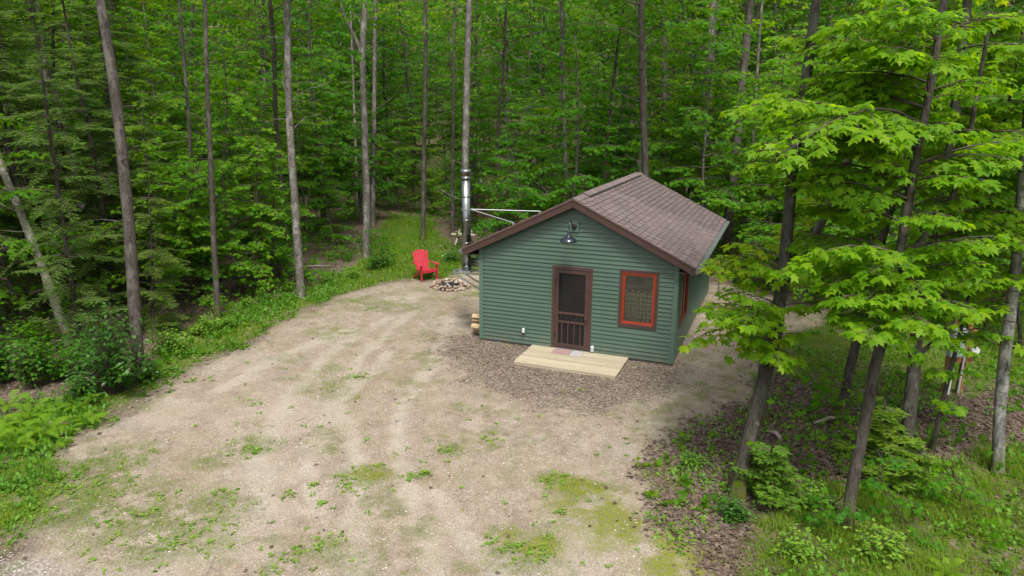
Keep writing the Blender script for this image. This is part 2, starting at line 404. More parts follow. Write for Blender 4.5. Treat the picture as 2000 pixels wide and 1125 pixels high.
M['gutter'] = simple('weathered_gutter', (.115, .125, .115), .6, .2, var=.3, scale=8)
M['ash'] = simple('charred_ash', (.022, .020, .019), .95, var=.5, scale=10, bump=.6)
M['char'] = simple('charred_wood', (.012, .011, .010), .8, var=.3, scale=10, bump=.5)
M['ashwhite'] = simple('pale_ash', (.42, .42, .44), .95, var=.2)
def stone():
    m, nt, out = mat_new('field_stone'); k = N(nt)
    o = k.oinfo(); p = k.obj()
    c = k.ramp(o, [(0, (.20, .155, .12)), (.2, (.36, .28, .20)), (.42, (.46, .40, .33)), (.6, (.33, .20, .15)), (.8, (.42, .32, .21)), (1, (.23, .215, .21))])
    n1 = k.noise(p, 14, 5); c = k.mix(k.ramp(n1, [(.35, .55), (.6, 0)]), c, (.12, .09, .07))
    nt.links.new(k.bsdf(c, .8, 0, .3, k.bump(n1, .4, .02)), out.inputs[0]); return m
M['stone'] = stone()
def glass():
    m, nt, out = mat_new('window_glass'); k = N(nt)
    gl = k.n('ShaderNodeBsdfGlossy', i_Roughness=.02); gl.inputs[0].default_value = (.9, .95, .95, 1)
    tr = k.n('ShaderNodeBsdfTransparent'); tr.inputs[0].default_value = (.80, .84, .83, 1)
    fr = k.n('ShaderNodeFresnel', i_IOR=1.55)
    mx = k.n('ShaderNodeMixShader'); nt.links.new(k.math('MULTIPLY_ADD', fr.outputs[0], 1.0, .03, clamp=True), mx.inputs[0])
    nt.links.new(tr.outputs[0], mx.inputs[1]); nt.links.new(gl.outputs[0], mx.inputs[2]); nt.links.new(mx.outputs[0], out.inputs[0]); return m
M['glass'] = glass()
def screen():
    m, nt, out = mat_new('insect_screen'); k = N(nt)
    df = k.n('ShaderNodeBsdfDiffuse'); df.inputs[0].default_value = (.030, .030, .030, 1)
    tr = k.n('ShaderNodeBsdfTransparent'); mx = k.n('ShaderNodeMixShader', i_0=.45)
    nt.links.new(tr.outputs[0], mx.inputs[1]); nt.links.new(df.outputs[0], mx.inputs[2]); nt.links.new(mx.outputs[0], out.inputs[0]); return m
M['screen'] = screen()
def curtain():
    m, nt, out = mat_new('plaid_curtain'); k = N(nt)
    s = k.n('ShaderNodeSeparateXYZ', i_0=k.obj())
    a = k.math('SINE', k.math('MULTIPLY', s.outputs[0], 70)); b = k.math('SINE', k.math('MULTIPLY', s.outputs[2], 60))
    f = k.math('MULTIPLY_ADD', k.math('ADD', a, b), .25, .5)
    c = k.ramp(f, [(.15, (.20, .16, .09)), (.5, (.46, .40, .25)), (.9, (.62, .56, .38))])
    nt.links.new(k.bsdf(c, .95, 0, .1), out.inputs[0]); return m
M['curtain'] = curtain()

# ------------------------------------------------------------------ ground
def ground_mat():
    m, nt, out = mat_new('clearing_ground'); k = N(nt)
    p = k.pos()
    n_big = k.noise(p, .55, 5, .6); n_mid = k.noise(p, 2.3, 5, .62, .3); n_fine = k.noise(p, 14, 6, .7); n_grit = k.noise(p, 60, 4, .75)
    vst = k.vor(p, 34, out=1); vstd = k.vor(p, 34, out=0)
    v2 = k.vor(p, 85, out=1)
    n_pat = k.noise(k.mapping(p, (1, 1, 1), (0, 0, .5)), 5.5, 6, .7, .4)
    dirt = k.ramp(k.math('ADD', k.math('MULTIPLY', n_mid, .5), k.math('MULTIPLY', n_pat, .5)), [(.38, (.096, .069, .043)), (.46, (.172, .136, .092)), (.53, (.232, .191, .138)), (.61, (.322, .276, .214))])
    dirt = k.mix(k.ramp(n_big, [(.38, .55), (.62, 0)]), dirt, (.200, .142, .088))
    dirt = k.mix(k.math('MULTIPLY', k.attr('sand'), .85), dirt, (.345, .302, .240))
    dirt = k.mix(k.ramp(k.noise(p, 1.05, 5, .65), [(.50, 0), (.66, .42)]), dirt, (.200, .185, .090))
    dirt = k.mix(k.ramp(k.noise(p, .8, 5, .65), [(.55, 0), (.70, .6)]), dirt, (.200, .185, .170))
    dirt = k.mix(k.math('MULTIPLY', k.attr('damp'), .7), dirt, (.150, .108, .075))
    gr = k.math('MULTIPLY', k.ramp(k.noise(p, 1.5, 4), [(.40, .15), (.62, 1)]), .62)
    sv = k.n('ShaderNodeSeparateColor', i_0=vst).outputs[0]
    stc = k.ramp(sv, [(0, (.075, .060, .050)), (.35, (.215, .175, .14)), (.7, (.40, .345, .29)), (1, (.60, .55, .50))])
    dirt = k.mix(k.math('MULTIPLY', gr, k.ramp(vstd, [(.25, 1), (.6, 0)])), dirt, stc)
    sv2 = k.n('ShaderNodeSeparateColor', i_0=v2).outputs[1]
    dirt = k.mix(.30, dirt, k.ramp(sv2, [(0, (.10, .075, .055)), (.5, (.29, .235, .18)), (1, (.56, .50, .43))]))
    dirt = k.mix(k.ramp(n_grit, [(.36, .45), (.5, 0)]), dirt, (.13, .095, .068))
    # wood chips
    ch = k.vor(k.mapping(p, (1, 1, 1)), 42, out=1); chv = k.n('ShaderNodeSeparateColor', i_0=ch).outputs[0]
    chips = k.ramp(chv, [(0, (.050, .034, .025)), (.4, (.128, .095, .072)), (.75, (.220, .176, .140)), (1, (.36, .305, .25))])
    c = k.mix(k.math('MULTIPLY', k.attr('mulch'), 1.0), dirt, chips)
    # gravel lane
    lg = k.ramp(sv, [(0, (.13, .11, .10)), (.5, (.25, .215, .195)), (1, (.40, .355, .33))])
    c = k.mix(k.attr('lane'), c, lg)
    # litter (forest floor)
    lit = k.ramp(chv, [(0, (.026, .018, .012)), (.5, (.080, .056, .040)), (.85, (.150, .112, .084)), (1, (.23, .18, .14))])
    c = k.mix(k.attr('litter'), c, lit)
    # grass thatch and moss
    th = k.ramp(n_fine, [(.3, (.040, .062, .012)), (.55, (.085, .110, .022)), (.75, (.155, .150, .045))])
    c = k.mix(k.attr('grass'), c, th)
    ms = k.ramp(n_fine, [(.3, (.085, .100, .012)), (.6, (.155, .165, .016)), (.8, (.215, .205, .03))])
    c = k.mix(k.math('MULTIPLY', k.attr('moss'), k.ramp(n_fine, [(.30, .35), (.58, 1)])), c, ms)
    h = k.math('ADD', k.math('MULTIPLY', n_fine, .6), k.math('ADD', k.math('MULTIPLY', n_grit, .25), k.math('MULTIPLY', vstd, -.25)))
    nt.links.new(k.bsdf(c, .95, 0, .15, k.bump(h, .55, .03)), out.inputs[0]); return m
M['ground'] = ground_mat()
def axis(f0, f1, st, lim):
    a = list(np.arange(f0, f1+st*.5, st)); s = st; hi = a[-1]
    up = []
    while hi < lim: s *= 1.16; hi += s; up.append(hi)
    lo = a[0]; s = st; dn = []
    while lo > -lim: s *= 1.16; lo -= s; dn.append(lo)
    return np.array(dn[::-1]+a+up)
gx = axis(-9.5, 12.0, .075, 900.); gy = axis(-11.5, 10.0, .075, 900.)
GX, GY = np.meshgrid(gx, gy); X = GX.ravel(); Y = GY.ravel()
sdirt = dirt_f(X, Y)
edge = fbm(X, Y, 3.0, 5)
mead = np.maximum(np.maximum(polydist(X, Y, MEADOW), polydist(X, Y, VERGE)), np.maximum(polydist(X, Y, RMEADOW), polydist(X, Y, RGRASS))) + (edge-.5)*.9
def inpatch(x, y):
    g = np.zeros(x.shape)
    for (q, rx, ry, w) in [((120, 950), 1.3, .7, 1.0), ((260, 1000), 1.2, .55, .85), ((390, 1010), .8, .5, .6), ((300, 1060), 1.2, .4, .7), ((210, 900), .8, .5, .7), ((760, 600), 1.4, .5, .45), ((640, 760), .8, .5, .4), ((110, 985), 1.05, .55, 1.0), ((60, 930), .9, .5, .9), ((220, 1010), .8, .4, .75), ((500, 870), .55, .30, .8), ((710, 930), .45, .28, .7), ((820, 930), .25, .2, .6), ((1080, 935), .35, .2, .7),
                           ((640, 720), .5, .3, .35), ((560, 700), .6, .3, .3), ((400, 900), .6, .3, .45), ((960, 850), .3, .2, .55), ((880, 880), .3, .2, .5), ((1150, 960), .8, .3, .45), ((650, 650), .8, .45, .5),
                           ((1050, 1050), .5, .3, .5), ((1300, 930), .45, .35, .7), ((1390, 900), .4, .35, .7), ((300, 940), .5, .3, .4), ((690, 735), .3, .2, .6), ((430, 975), .3, .2, .7), ((330, 1060), 1.0, .35, .55), ((620, 1070), .5, .25, .5),
                           ((560, 615), 1.0, .35, .6), ((700, 590), .9, .4, .55), ((930, 575), .5, .3, .6), ((870, 585), .8, .3, .35), ((1000, 1090), .5, .3, .5), ((1510, 690), .4, .5, .5), ((1290, 755), .25, .15, .6)]:
            c = gp(*q); g = np.maximum(g, w*smooth(-.15, .65, blob(x, y, c, rx*1.15, ry*1.5, YAW)))
    return g
patch = np.maximum(inpatch(X, Y)*smooth(.28, .56, fbm(X, Y, 4.5, 21)), .55*smooth(.56, .70, fbm(X, Y, 1.3, 23))*smooth(.4, .6, fbm(X, Y, 5, 24)))
A = {}
dmask = smooth(-.12, .22, sdirt)
A['grass'] = np.clip(np.maximum(smooth(-.1, .5, mead)*(1-dmask)*smooth(.22, .5, fbm(X, Y, 1.6, 9)+.12), patch*.75), 0, 1)
mu = polydist(X, Y, [(-.9, -.2), (-.5, -1.2), (.5, -2.1), (1.9, -2.9), (3.2, -3.3), (4.3, -2.9), (5.0, -1.7), (5.3, -.4), (5.0, .3), (-.5, .3)])+(fbm(X, Y, 1.8, 31)-.5)*1.2
A['mulch'] = np.maximum(smooth(-.75, .65, mu)*.95, smooth(-.3, .5, polydist(X, Y, CHIPS)+(edge-.5)*.7)*.85)
A['mulch'] = A['mulch']*smooth(.30, .62, fbm(X, Y, 6, 33)+smooth(-.5, .9, mu)*.40)
ln = (-Y-10.25+np.minimum(0, X+1.0)*.10) + (fbm(X, Y, 1.2, 41)-.5)*.7
A['lane'] = smooth(-.1, .5, ln)*(X < 2)*.9
ms_ = np.zeros(X.shape)
for q, rx, ry in (((1180, 1010), .9, .45), ((1290, 1085), 1.0, .35), ((1240, 1045), .8, .3), ((1340, 1110), .8, .35), ((1030, 1060), .5, .25), ((1130, 950), .7, .25), ((720, 920), .4, .2), ((1480, 820), .3, .3)):
    ms_ = np.maximum(ms_, smooth(-.2, .7, blob(X, Y, gp(*q), rx*1.2, ry*1.4, YAW-.35)))
A['grass'] = np.maximum(A['grass'], .40*smooth(24, 36, np.hypot(X-1, Y+2)))
A['moss'] = np.clip(ms_*smooth(.30, .60, fbm(X, Y, 3.2, 51))*1.3, 0, 1)
A['litter'] = (1-smooth(-.45, .40, sdirt+(fbm(X, Y, 5, 35)-.5)*.6))*(1-smooth(-.3, .6, mead)*.55)
tr_ = np.zeros(X.shape)                    # pale wheel tracks curving in from the lane
for pts in ([(700, 1125), (690, 1010), (705, 930), (690, 860), (660, 800), (700, 700), (800, 610)], [(860, 1125), (820, 1040), (800, 960), (770, 880), (790, 790), (850, 700), (880, 620)], [(980, 1125), (900, 1040), (850, 960)], [(620, 1000), (600, 900), (650, 800), (760, 690)], [(520, 1000), (500, 900), (560, 780), (640, 690), (760, 620)], [(430, 760), (560, 690), (690, 640)]):
    W_ = [gp(*q)[:2] for q in pts]; d = np.full(X.shape, 9.)
    for a, b in zip(W_[:-1], W_[1:]):
        e = b-a; t = np.clip(((X-a[0])*e[0]+(Y-a[1])*e[1])/(e@e), 0, 1); d = np.minimum(d, np.hypot(X-a[0]-e[0]*t, Y-a[1]-e[1]*t))
    tr_ = np.maximum(tr_, smooth(.24, .08, d+(fbm(X, Y, 3.5, 61)-.5)*.30))
A['sand'] = np.clip(tr_*(.5+.5*smooth(.3, .55, fbm(X, Y, 1.9, 63)))+.55*smooth(.55, .72, fbm(X, Y, .8, 65)), 0, 1)
dm = smooth(.1, .8, blob(X, Y, gp(1230, 1020), 1.2, .5, YAW-.3))
dm = np.maximum(dm, smooth(.0, .8, blob(X, Y, gp(1440, 730), 1.1, 1.8, 0)))
dm = np.maximum(dm, .8*smooth(0, .9, blob(X, Y, (-3.2, 4.6), 1.3)))
A['damp'] = np.clip(dm*smooth(.25, .6, fbm(X, Y, 2.2, 71))*1.2, 0, 1)
Z = h_ground(X, Y) + dmask*((fbm(X, Y, 2.0, 81, 4)-.5)*.035 - tr_*.018)
ny, nx = GX.shape
idx = np.arange(nx*ny).reshape(ny, nx)
quads = np.stack([idx[:-1, :-1], idx[:-1, 1:], idx[1:, 1:], idx[1:, :-1]], -1).reshape(-1, 4)
hide = (np.abs(X-2.44) < 2.3) & (np.abs(Y-3.6) < 3.5); Z[hide] = -.05
gme = new_mesh('ground', np.stack([X, Y, Z], 1), [quads], A, True)
ground = link('ground', gme, M['ground']); tag(ground, kind='structure')

# ------------------------------------------------------------------ cabin
W, L, ZB = 4.88, 7.24, .06
RA, RS, OF, OS, L2 = 3.807, .4872, .218, .395, 7.30       # ridge height, slope, overhangs
def zr(x): return RA-RS*abs(x-W/2)
cabin = thing('cabin', 'small green clapboard cabin with a brown shingled gable roof and red-framed windows', 'cabin', (0, 0, 0))
wall = MB()
TH = .11; WT = 2.40
DX0, DX1, DZ1 = 1.985, 2.84, 2.085         # door opening
WX0, WX1, WZ0, WZ1 = 3.63, 4.40, .905, 2.14
def wall_panel(mb, length, height, openings, place):
    us = sorted({0, length, *[o[0] for o in openings], *[o[1] for o in openings]}); zs = sorted({ZB, height, *[o[2] for o in openings], *[o[3] for o in openings]})
    for i in range(len(us)-1):
        for j in range(len(zs)-1):
            uc = (us[i]+us[i+1])/2; zc = (zs[j]+zs[j+1])/2
            if any(o[0] < uc < o[1] and o[2] < zc < o[3] for o in openings): continue
            mb.box(*place(us[i], us[i+1]), zs[j], zs[j+1])
wall_panel(wall, W, WT, [(DX0, DX1, .1, DZ1), (WX0, WX1, WZ0, WZ1)], lambda a, b: (a, b, .0, TH))
SA = (.72, 1.85, .80, 2.02); SB = (3.95, 4.85, 1.30, 2.02)
wall_panel(wall, L-2*TH, WT, [(SA[0]-TH, SA[1]-TH, SA[2], SA[3]), (SB[0]-TH, SB[1]-TH, SB[2], SB[3])], lambda a, b: (W-TH, W, a+TH, b+TH))
wall_panel(wall, L-2*TH, WT, [], lambda a, b: (0, TH, a+TH, b+TH))
wall_panel(wall, W, WT, [], lambda a, b: (a, b, L-TH, L))
zt = lambda x: zr(x)-.13
for (y0, y1) in ((0, TH), (L-TH, L)):
    wall.prism([(0, WT), (W, WT), (W, zt(W)), (W/2, zt(W/2)), (0, zt(0))], 'y', y0, y1)
wl_ = wall.build('wall', M['interior'], cabin)
MB().box(.02, W-.02, .02, L-.02, -.1, ZB).build('foundation', M['concrete'], cabin)
MB().box(TH, W-TH, TH, L-TH, ZB+.002, ZB+.03).build('floor_boards', M['interior'], cabin)
# siding courses, each its own board
EXP = .1016
_plank_cache = {}
def plank(x0b, x1b, x0t, x1t, z, h, face, off=0.0):
    """one lapped course; face 'front' (y=0), 'right' (x=W), 'left' (x=0)"""
    key = (round(x1b-x0b, 3), round(x0t-x0b, 3), round(x1t-x0b, 3), round(h, 3), face)
    if key not in _plank_cache:
        b0, b1, t0, t1 = 0, x1b-x0b, x0t-x0b, x1t-x0b
        pf = [(.0270, 0), (.0280, .005), (.0245, .012), (.003, h+.004)]      # outwards, up
        def P(u, o_, zz): return {'front': (u, -o_, zz), 'right': (o_, u, zz), 'left': (-o_, u, zz)}[face]
        mb = MB(); vs_ = []
        for (ub, ut) in ((b0, t0), (b1, t1)):
            for (o_, zz) in pf+[(.001, h+.006), (.001, 0)]:
                u = ub+(ut-ub)*min(1, zz/h); vs_.append(P(u, o_, zz))
        n = 6; mb.add(vs_, [tuple(range(n)), tuple(range(n, 2*n))[::-1]]+[(i, i+n, (i+1) % n+n, (i+1) % n) for i in range(n)])
        me = mb.mesh('siding_plank'); me.materials.append(M['siding']); _plank_cache[key] = me
    o = bpy.data.objects.new('siding_plank', _plank_cache[key]); col.objects.link(o); o.parent = wl_
    o.location = {'front': (x0b, 0, z), 'right': (W, x0b, z), 'left': (0, x0b, z)}[face]
def in_x(z):                                # half width available under the rake at height z
    return min(W/2, (RA-.135-z)/RS)
CP = .075
z = ZB+.01
DTR = (1.911, 2.915, 2.162); WTR = (3.556, 4.477, .828, 2.213)
while z < RA-.20:
    zc = z+EXP/2
    hb = in_x(z); ht = in_x(z+EXP)
    lo_b, hi_b, lo_t, hi_t = W/2-hb, W/2+hb, W/2-ht, W/2+ht
    if hb >= W/2-.01: lo_b = CP; hi_b = W-CP
    if ht >= W/2-.01: lo_t = CP; hi_t = W-CP
    cuts = []
    if zc < DTR[2]: cuts.append((DTR[0], DTR[1]))
    if WTR[2] < zc < WTR[3]: cuts.append((WTR[0], WTR[1]))
    segs = []; a = None; cur = lo_b; curt = lo_t
    for c in cuts:
        segs.append((cur, c[0], curt, c[0])); cur = curt = c[1]
    segs.append((cur, hi_b, curt, hi_t))
    for (a0, a1, t0, t1) in segs:
        if a1-a0 > .04: plank(a0, a1, min(t0, a1), max(t1, a0), z, EXP, 'front')
    if z < 2.34:
        ss = [(CP, L-CP)]
        for (y0, y1, q0, q1) in (SA, SB):
            if q0-.09 < zc < q1+.09:
                ss = [t for s in ss for t in ([(s[0], y0-.09), (y1+.09, s[1])] if s[0] < y0 < s[1] else [s])]
        for s in ss: plank(s[0], s[1], s[0], s[1], z, EXP, 'right')
        plank(CP, L-CP, CP, L-CP, z, EXP, 'left')
    z += EXP
for (cx, cy, sx, sy) in ((0, 0, -1, -1), (W, 0, 1, -1), (W, L, 1, 1), (0, L, -1, 1)):
    mb = MB(); o_ = .032
    x0, x1 = sorted((cx+sx*o_, cx-sx*CP)); y0, y1 = sorted((cy+sy*o_, cy+sy*.001)); mb.box(x0, x1, y0, y1, ZB-.01, 2.42)
    x0, x1 = sorted((cx+sx*o_, cx+sx*.001)); y0, y1 = sorted((cy+sy*.0005, cy-sy*CP)); mb.box(x0, x1, y0, y1, ZB-.01, 2.42)
    mb.build('corner_post', M['trim_green'], cabin)
# roof
roof = MB()
ov = [(-OS, zr(-OS)), (W/2, RA), (W+OS, zr(W+OS)), (W+OS, zr(W+OS)-.10), (W/2, RA-.105), (-OS, zr(-OS)-.10)]
ov = [(a, b-.012) for a, b in ov]
mbr = MB()
for half in ((0, 1, 4, 5), (1, 2, 3, 4)): mbr.prism([ov[i] for i in half], 'y', -OF+.03, L2-.03)
roofo = mbr.build('roof', M['roofdeck'], cabin)
for side in (-1, 1):                        # soffits under the eaves and rakes
    xe = W/2+side*(W/2+OS-.03); xi = W/2+side*(W/2+.02)
    x0, x1 = sorted((xe, xi)); zl = zr(W+OS)-.155
    MB().box(x0, x1, -OF+.03, L2-.03, zl, zl+.012).build('soffit', M['soffit'], roofo)
    for (yb, ye) in ((-OF, -OF+.028), (L2-.028, L2)):
        xa, xb = W/2, W/2+side*(W/2+OS)
        MB().hexa([(xa, yb, zr(xa)-.205), (xb, yb, zr(xb)-.195), (xb, ye, zr(xb)-.195), (xa, ye, zr(xa)-.205), (xa, yb, zr(xa)-.035), (xb, yb, zr(xb)-.035), (xb, ye, zr(xb)-.035), (xa, ye, zr(xa)-.035)]).build('rake_board', M['brown'], roofo, bevel=.004)
        MB().hexa([(xa, yb-.014, zr(xa)-.045), (xb+side*.01, yb-.014, zr(xb)-.045), (xb+side*.01, ye+.014, zr(xb)-.045), (xa, ye+.014, zr(xa)-.045), (xa, yb-.014, zr(xa)+.004), (xb+side*.01, yb-.014, zr(xb)+.004), (xb+side*.01, ye+.014, zr(xb)+.004), (xa, ye+.014, zr(xa)+.004)]).build('drip_edge', M['drip'], roofo, bevel=.003)
    xa = W/2+side*(W/2+OS)
    x0, x1 = sorted((xa, xa-side*.025)); MB().box(x0, x1, -OF+.03, L2-.03, zr(xa)-.19, zr(xa)-.03).build('eave_board', M['brown'], roofo)
    # rake soffit (sloping)
    MB().hexa([(W/2, -OF+.03, zr(W/2)-.155), (xa, -OF+.03, zr(xa)-.155), (xa, -.001, zr(xa)-.155), (W/2, -.001, zr(W/2)-.155), (W/2, -OF+.03, zr(W/2)-.14), (xa, -OF+.03, zr(xa)-.14), (xa, -.001, zr(xa)-.14), (W/2, -.001, zr(W/2)-.14)]).build('rake_soffit', M['brown_dark'], roofo)
    # gutter with leaf guard
    g = MB(); gx0 = xa+side*.004; gx1 = xa+side*.125
    zg = zr(xa)-.055
    pr = [(gx0, zg), (gx0, zg-.10), (gx0+side*.07, zg-.10), (gx1, zg-.03), (gx1, zg+.004)]
    g.prism(pr, 'y', -OF+.01, L2-.02)
    go = g.build('gutter', M['gutter'], roofo, bevel=.004)
    gg = MB().hexa([(gx0-side*.01, -OF+.012, zg+.022), (gx1, -OF+.012, zg+.006), (gx1, L2-.022, zg+.006), (gx0-side*.01, L2-.022, zg+.022), (gx0-side*.01, -OF+.012, zg+.03), (gx1, -OF+.012, zg+.014), (gx1, L2-.022, zg+.014), (gx0-side*.01, L2-.022, zg+.03)])
    gg.build('gutter_guard', M['gutter'], roofo)
# shingles: rows of tabs with dark notches
ang = math.atan(RS); SL = (W/2+OS+.02)/math.cos(ang); NC = 22; ce = SL/NC
def tab_mesh(wd, th):
    mb = MB(); hl = ce*1.12
    mb.hexa([(0, 0, 0), (wd, 0, 0), (wd, hl, -.004), (0, hl, -.004), (0, 0, th), (wd, 0, th), (wd, hl, .002), (0, hl, .002)])
    me = mb.mesh('shingle'); me.materials.append(M['shingle']); me.attributes.new('tint', 'FLOAT', 'POINT'); return me
TW = [.17, .21, .24, .27, .30, .34]; TM = {(w_, t_): tab_mesh(w_, t_) for w_ in TW for t_ in (.018, .022)}
def place_tab(side, c, y, wd):
    """matrix for a tab whose lower edge runs along +Y at course c counted from the eave"""
    xa = W/2+side*(W/2+OS+.012); ca, sa = math.cos(ang), math.sin(ang)
    d = c*ce
    up = Vector((-side*ca, 0, sa)); alongv = Vector((0, 1, 0)) ; nrm = Vector((side*sa, 0, ca))
    if side > 0: ax = alongv; o = Vector((xa, y, zr(xa)))+up*d
    else: ax = -alongv; o = Vector((xa, y+wd, zr(xa)))+up*d
    return Matrix([[ax[i], up[i], nrm[i], o[i]] for i in range(3)]+[[0, 0, 0, 1]])
tabs = []
for side in (1, -1):
    for c in range(NC):
        y = -OF+.005+random.uniform(-.25, 0)
        while y < L2-.02:
            wd = random.choice(TW); ye = y+wd
            yy = max(y, -OF-.006); we = min(ye, L2+.006)-yy
            if we > .05: tabs.append((side, c, yy, wd, we))
            y = ye+random.choice((.035, .045, .06))
parts = [t for t in tabs if t[0] > 0]
parts.sort(key=lambda t: (t[2]*1.0 + t[1]*.10))
single = set(id(t) for t in parts[:290])
smb_v, smb_f, smb_t = [], [], []
for t in tabs:
    side, c, y, wd, we = t
    Mx = place_tab(side, c, y, we); th = random.choice((.018, .022)); me = TM[(wd, th)]
    if id(t) in single:
        o = bpy.data.objects.new('shingle', me); col.objects.link(o); o.parent = roofo
        o.matrix_world = Mx @ Matrix.Diagonal((we/wd, 1, 1, 1))
    else:
        o_ = len(smb_v); tv = random.random()
        for v in me.vertices: smb_v.append(tuple(Mx @ Vector((v.co.x*we/wd, v.co.y, v.co.z)))); smb_t.append(tv)
        for p_ in me.polygons: smb_f.append([i+o_ for i in p_.vertices])
o = link('shingle_field', new_mesh('shingle_field', np.array(smb_v), [np.array(smb_f)], {'tint': smb_t}), M['shingle'], roofo); o['kind'] = 'stuff'
# ridge caps and ridge vent
def ridge_piece(name, y0, y1, lift, half, mat, th=.016):
    ca, sa = math.cos(ang), math.sin(ang)
    pts = [(W/2-half*ca, RA+lift-half*sa), (W/2, RA+lift), (W/2+half*ca, RA+lift-half*sa)]
    lo_ = [(p[0]-math.copysign(0, 1), p[1]-th) for p in pts]
    mb = MB(); mb.prism([pts[0], pts[1], lo_[1], lo_[0]], 'y', y0, y1); mb.prism([pts[1], pts[2], lo_[2], lo_[1]], 'y', y0, y1)
    return mb.build(name, mat, roofo)
yv0, yv1 = .62, 6.75
for (a, b) in ((-OF-.01, yv0), (yv1, L2+.01)):
    y = a
    while y < b-.02:
        o = ridge_piece('ridge_cap', y, min(b, y+.16), .024+random.uniform(0, .006), .16, M['shingle']); y += .143
y = yv0
while y < yv1-.02:
    ridge_piece('ridge_cap', y, min(yv1, y+.285), .058+random.uniform(0, .004), .165, M['shingle']); y += .26
ca, sa = math.cos(ang), math.sin(ang)
for side in (-1, 1):
    p0 = (W/2, RA+.040); p1 = (W/2+side*.185*ca, RA+.040-.185*sa); q1 = (p1[0], p1[1]-.034); q0 = (W/2, RA+.01)
    MB().prism([p0, p1, q1, q0], 'y', yv0+.01, yv1-.01).build('ridge_vent', M['black_vent'], roofo)

# front door behind its screen door
door = MB()
door.box(1.911, 1.995, -.034, .10, ZB+.03, 2.072); door.box(2.831, 2.915, -.034, .10, ZB+.03, 2.072); door.box(1.911, 2.915, -.036, .10, 2.074, 2.162)
dfr = door.build('door_frame', M['brown'], cabin, bevel=.004)
MB().box(1.895, 2.93, -.026, -.002, 2.163, 2.180).build('drip_cap', M['trim_green'], dfr)
MB().box(1.896, 1.910, -.026, -.002, ZB+.03, 2.162).build('siding_channel', M['trim_green'], dfr)
MB().box(2.916, 2.930, -.026, -.002, ZB+.03, 2.162).build('siding_channel', M['trim_green'], dfr)
MB().box(1.94, 2.89, -.05, .10, ZB+.01, ZB+.028).build('threshold', M['galv'], dfr)
idr = MB()
ix0, ix1 = 2.0, 2.826
idr.box(ix0, ix0+.13, .045, .088, .10, 2.065); idr.box(ix1-.13, ix1, .045, .088, .10, 2.065); idr.box(ix0+.13, ix1-.13, .045, .088, 1.94, 2.065); idr.box(ix0+.13, ix1-.13, .045, .088, .10, 1.05)
ido = idr.build('inner_door', M['brown_dark'], cabin)
MB().box(2.406, 2.42, .05, .08, 1.05, 1.94).build('muntin', M['black'], ido); MB().box(ix0+.13, ix1-.13, .052, .078, 1.49, 1.504).build('muntin', M['black'], ido)
for (a, b) in ((ix0+.13, 2.406), (2.42, ix1-.13)):
    for (c_, d_) in ((1.05, 1.49), (1.504, 1.94)): MB().box(a, b, .062, .068, c_, d_).build('pane', M['glass'], ido)
MB().box(ix0+.12, ix1-.12, .084, .087, 1.04, 1.95).build('dark_backing', M['soffit'], ido)  # added dark sheet standing in for the dim room behind the panes
MB().box(2.66, 2.78, .022, .036, 1.462, 1.482).build('latch_bar', M['brass'], ido)
MB().lathe([(0.0, -.026), (.02, -.024), (.028, -.01), (.028, .01), (.02, .024), (0, .026)], (2.755, .020, 1.25), 12).build('door_knob', M['black'], ido, smooth_on=True)
sx0, sx1, sz0, sz1 = 1.999, 2.827, .105, 2.066; yf0, yf1 = -.030, .004
sdo = MB().box(sx0, sx0+.085, yf0, yf1, sz0, sz1).build('screen_door', M['brown'], cabin, bevel=.003)
MB().box(sx1-.085, sx1, yf0, yf1, sz0, sz1).build('stile', M['brown'], sdo, bevel=.003)
for (a, b) in ((sz1-.085, sz1), (.955, 1.015), (.735, .795), (sz0, sz0+.10)):
    MB().box(sx0+.086, sx1-.086, yf0+.002, yf1-.002, a, b).build('rail', M['brown'], sdo, bevel=.003)
for k_ in range(4):
    xx = sx0+.085+(sx1-sx0-.17)*(k_+.62)/4.25; MB().box(xx-.014, xx+.014, yf0+.006, yf1-.006, sz0+.101, .734).build('baluster', M['brown'], sdo)
MB().box(sx0+.086, sx1-.086, -.010, -.007, sz0+.101, sz1-.086).build('screen', M['screen'], sdo)
for k_ in range(5):                          # row of little cut-out fir trees in the middle rail
    xc = sx0+.155+k_*.130; z0_ = .797; mb = MB()
    mb.box(xc-.008, xc+.008, yf0+.008, yf1-.012, z0_, z0_+.03)
    for j in range(3): mb.prism([(xc-.05+j*.011, z0_+.028+j*.042), (xc+.05-j*.011, z0_+.028+j*.042), (xc+.012, z0_+.085+j*.040), (xc-.012, z0_+.085+j*.040)], 'y', yf0+.008+j*.0007, yf1-.012-j*.0007)
    mb.build('tree_cutout', M['black'], sdo)
    if k_ < 4: MB().box(xc+.062, xc+.068, yf0+.008, yf1-.012, .797, .953).build('slat', M['brown'], sdo)
for zz in (1.80, .42):
    MB().box(sx0-.022, sx0+.026, yf0-.010, yf0-.001, zz-.04, zz+.04).build('hinge', M['black'], sdo, bevel=.003)
MB().tube([(sx1-.045, yf0, .93), (sx1-.045, yf0-.035, .90), (sx1-.045, yf0-.035, .80), (sx1-.045, yf0, .77)], .009, 8).build('handle', M['black'], sdo)

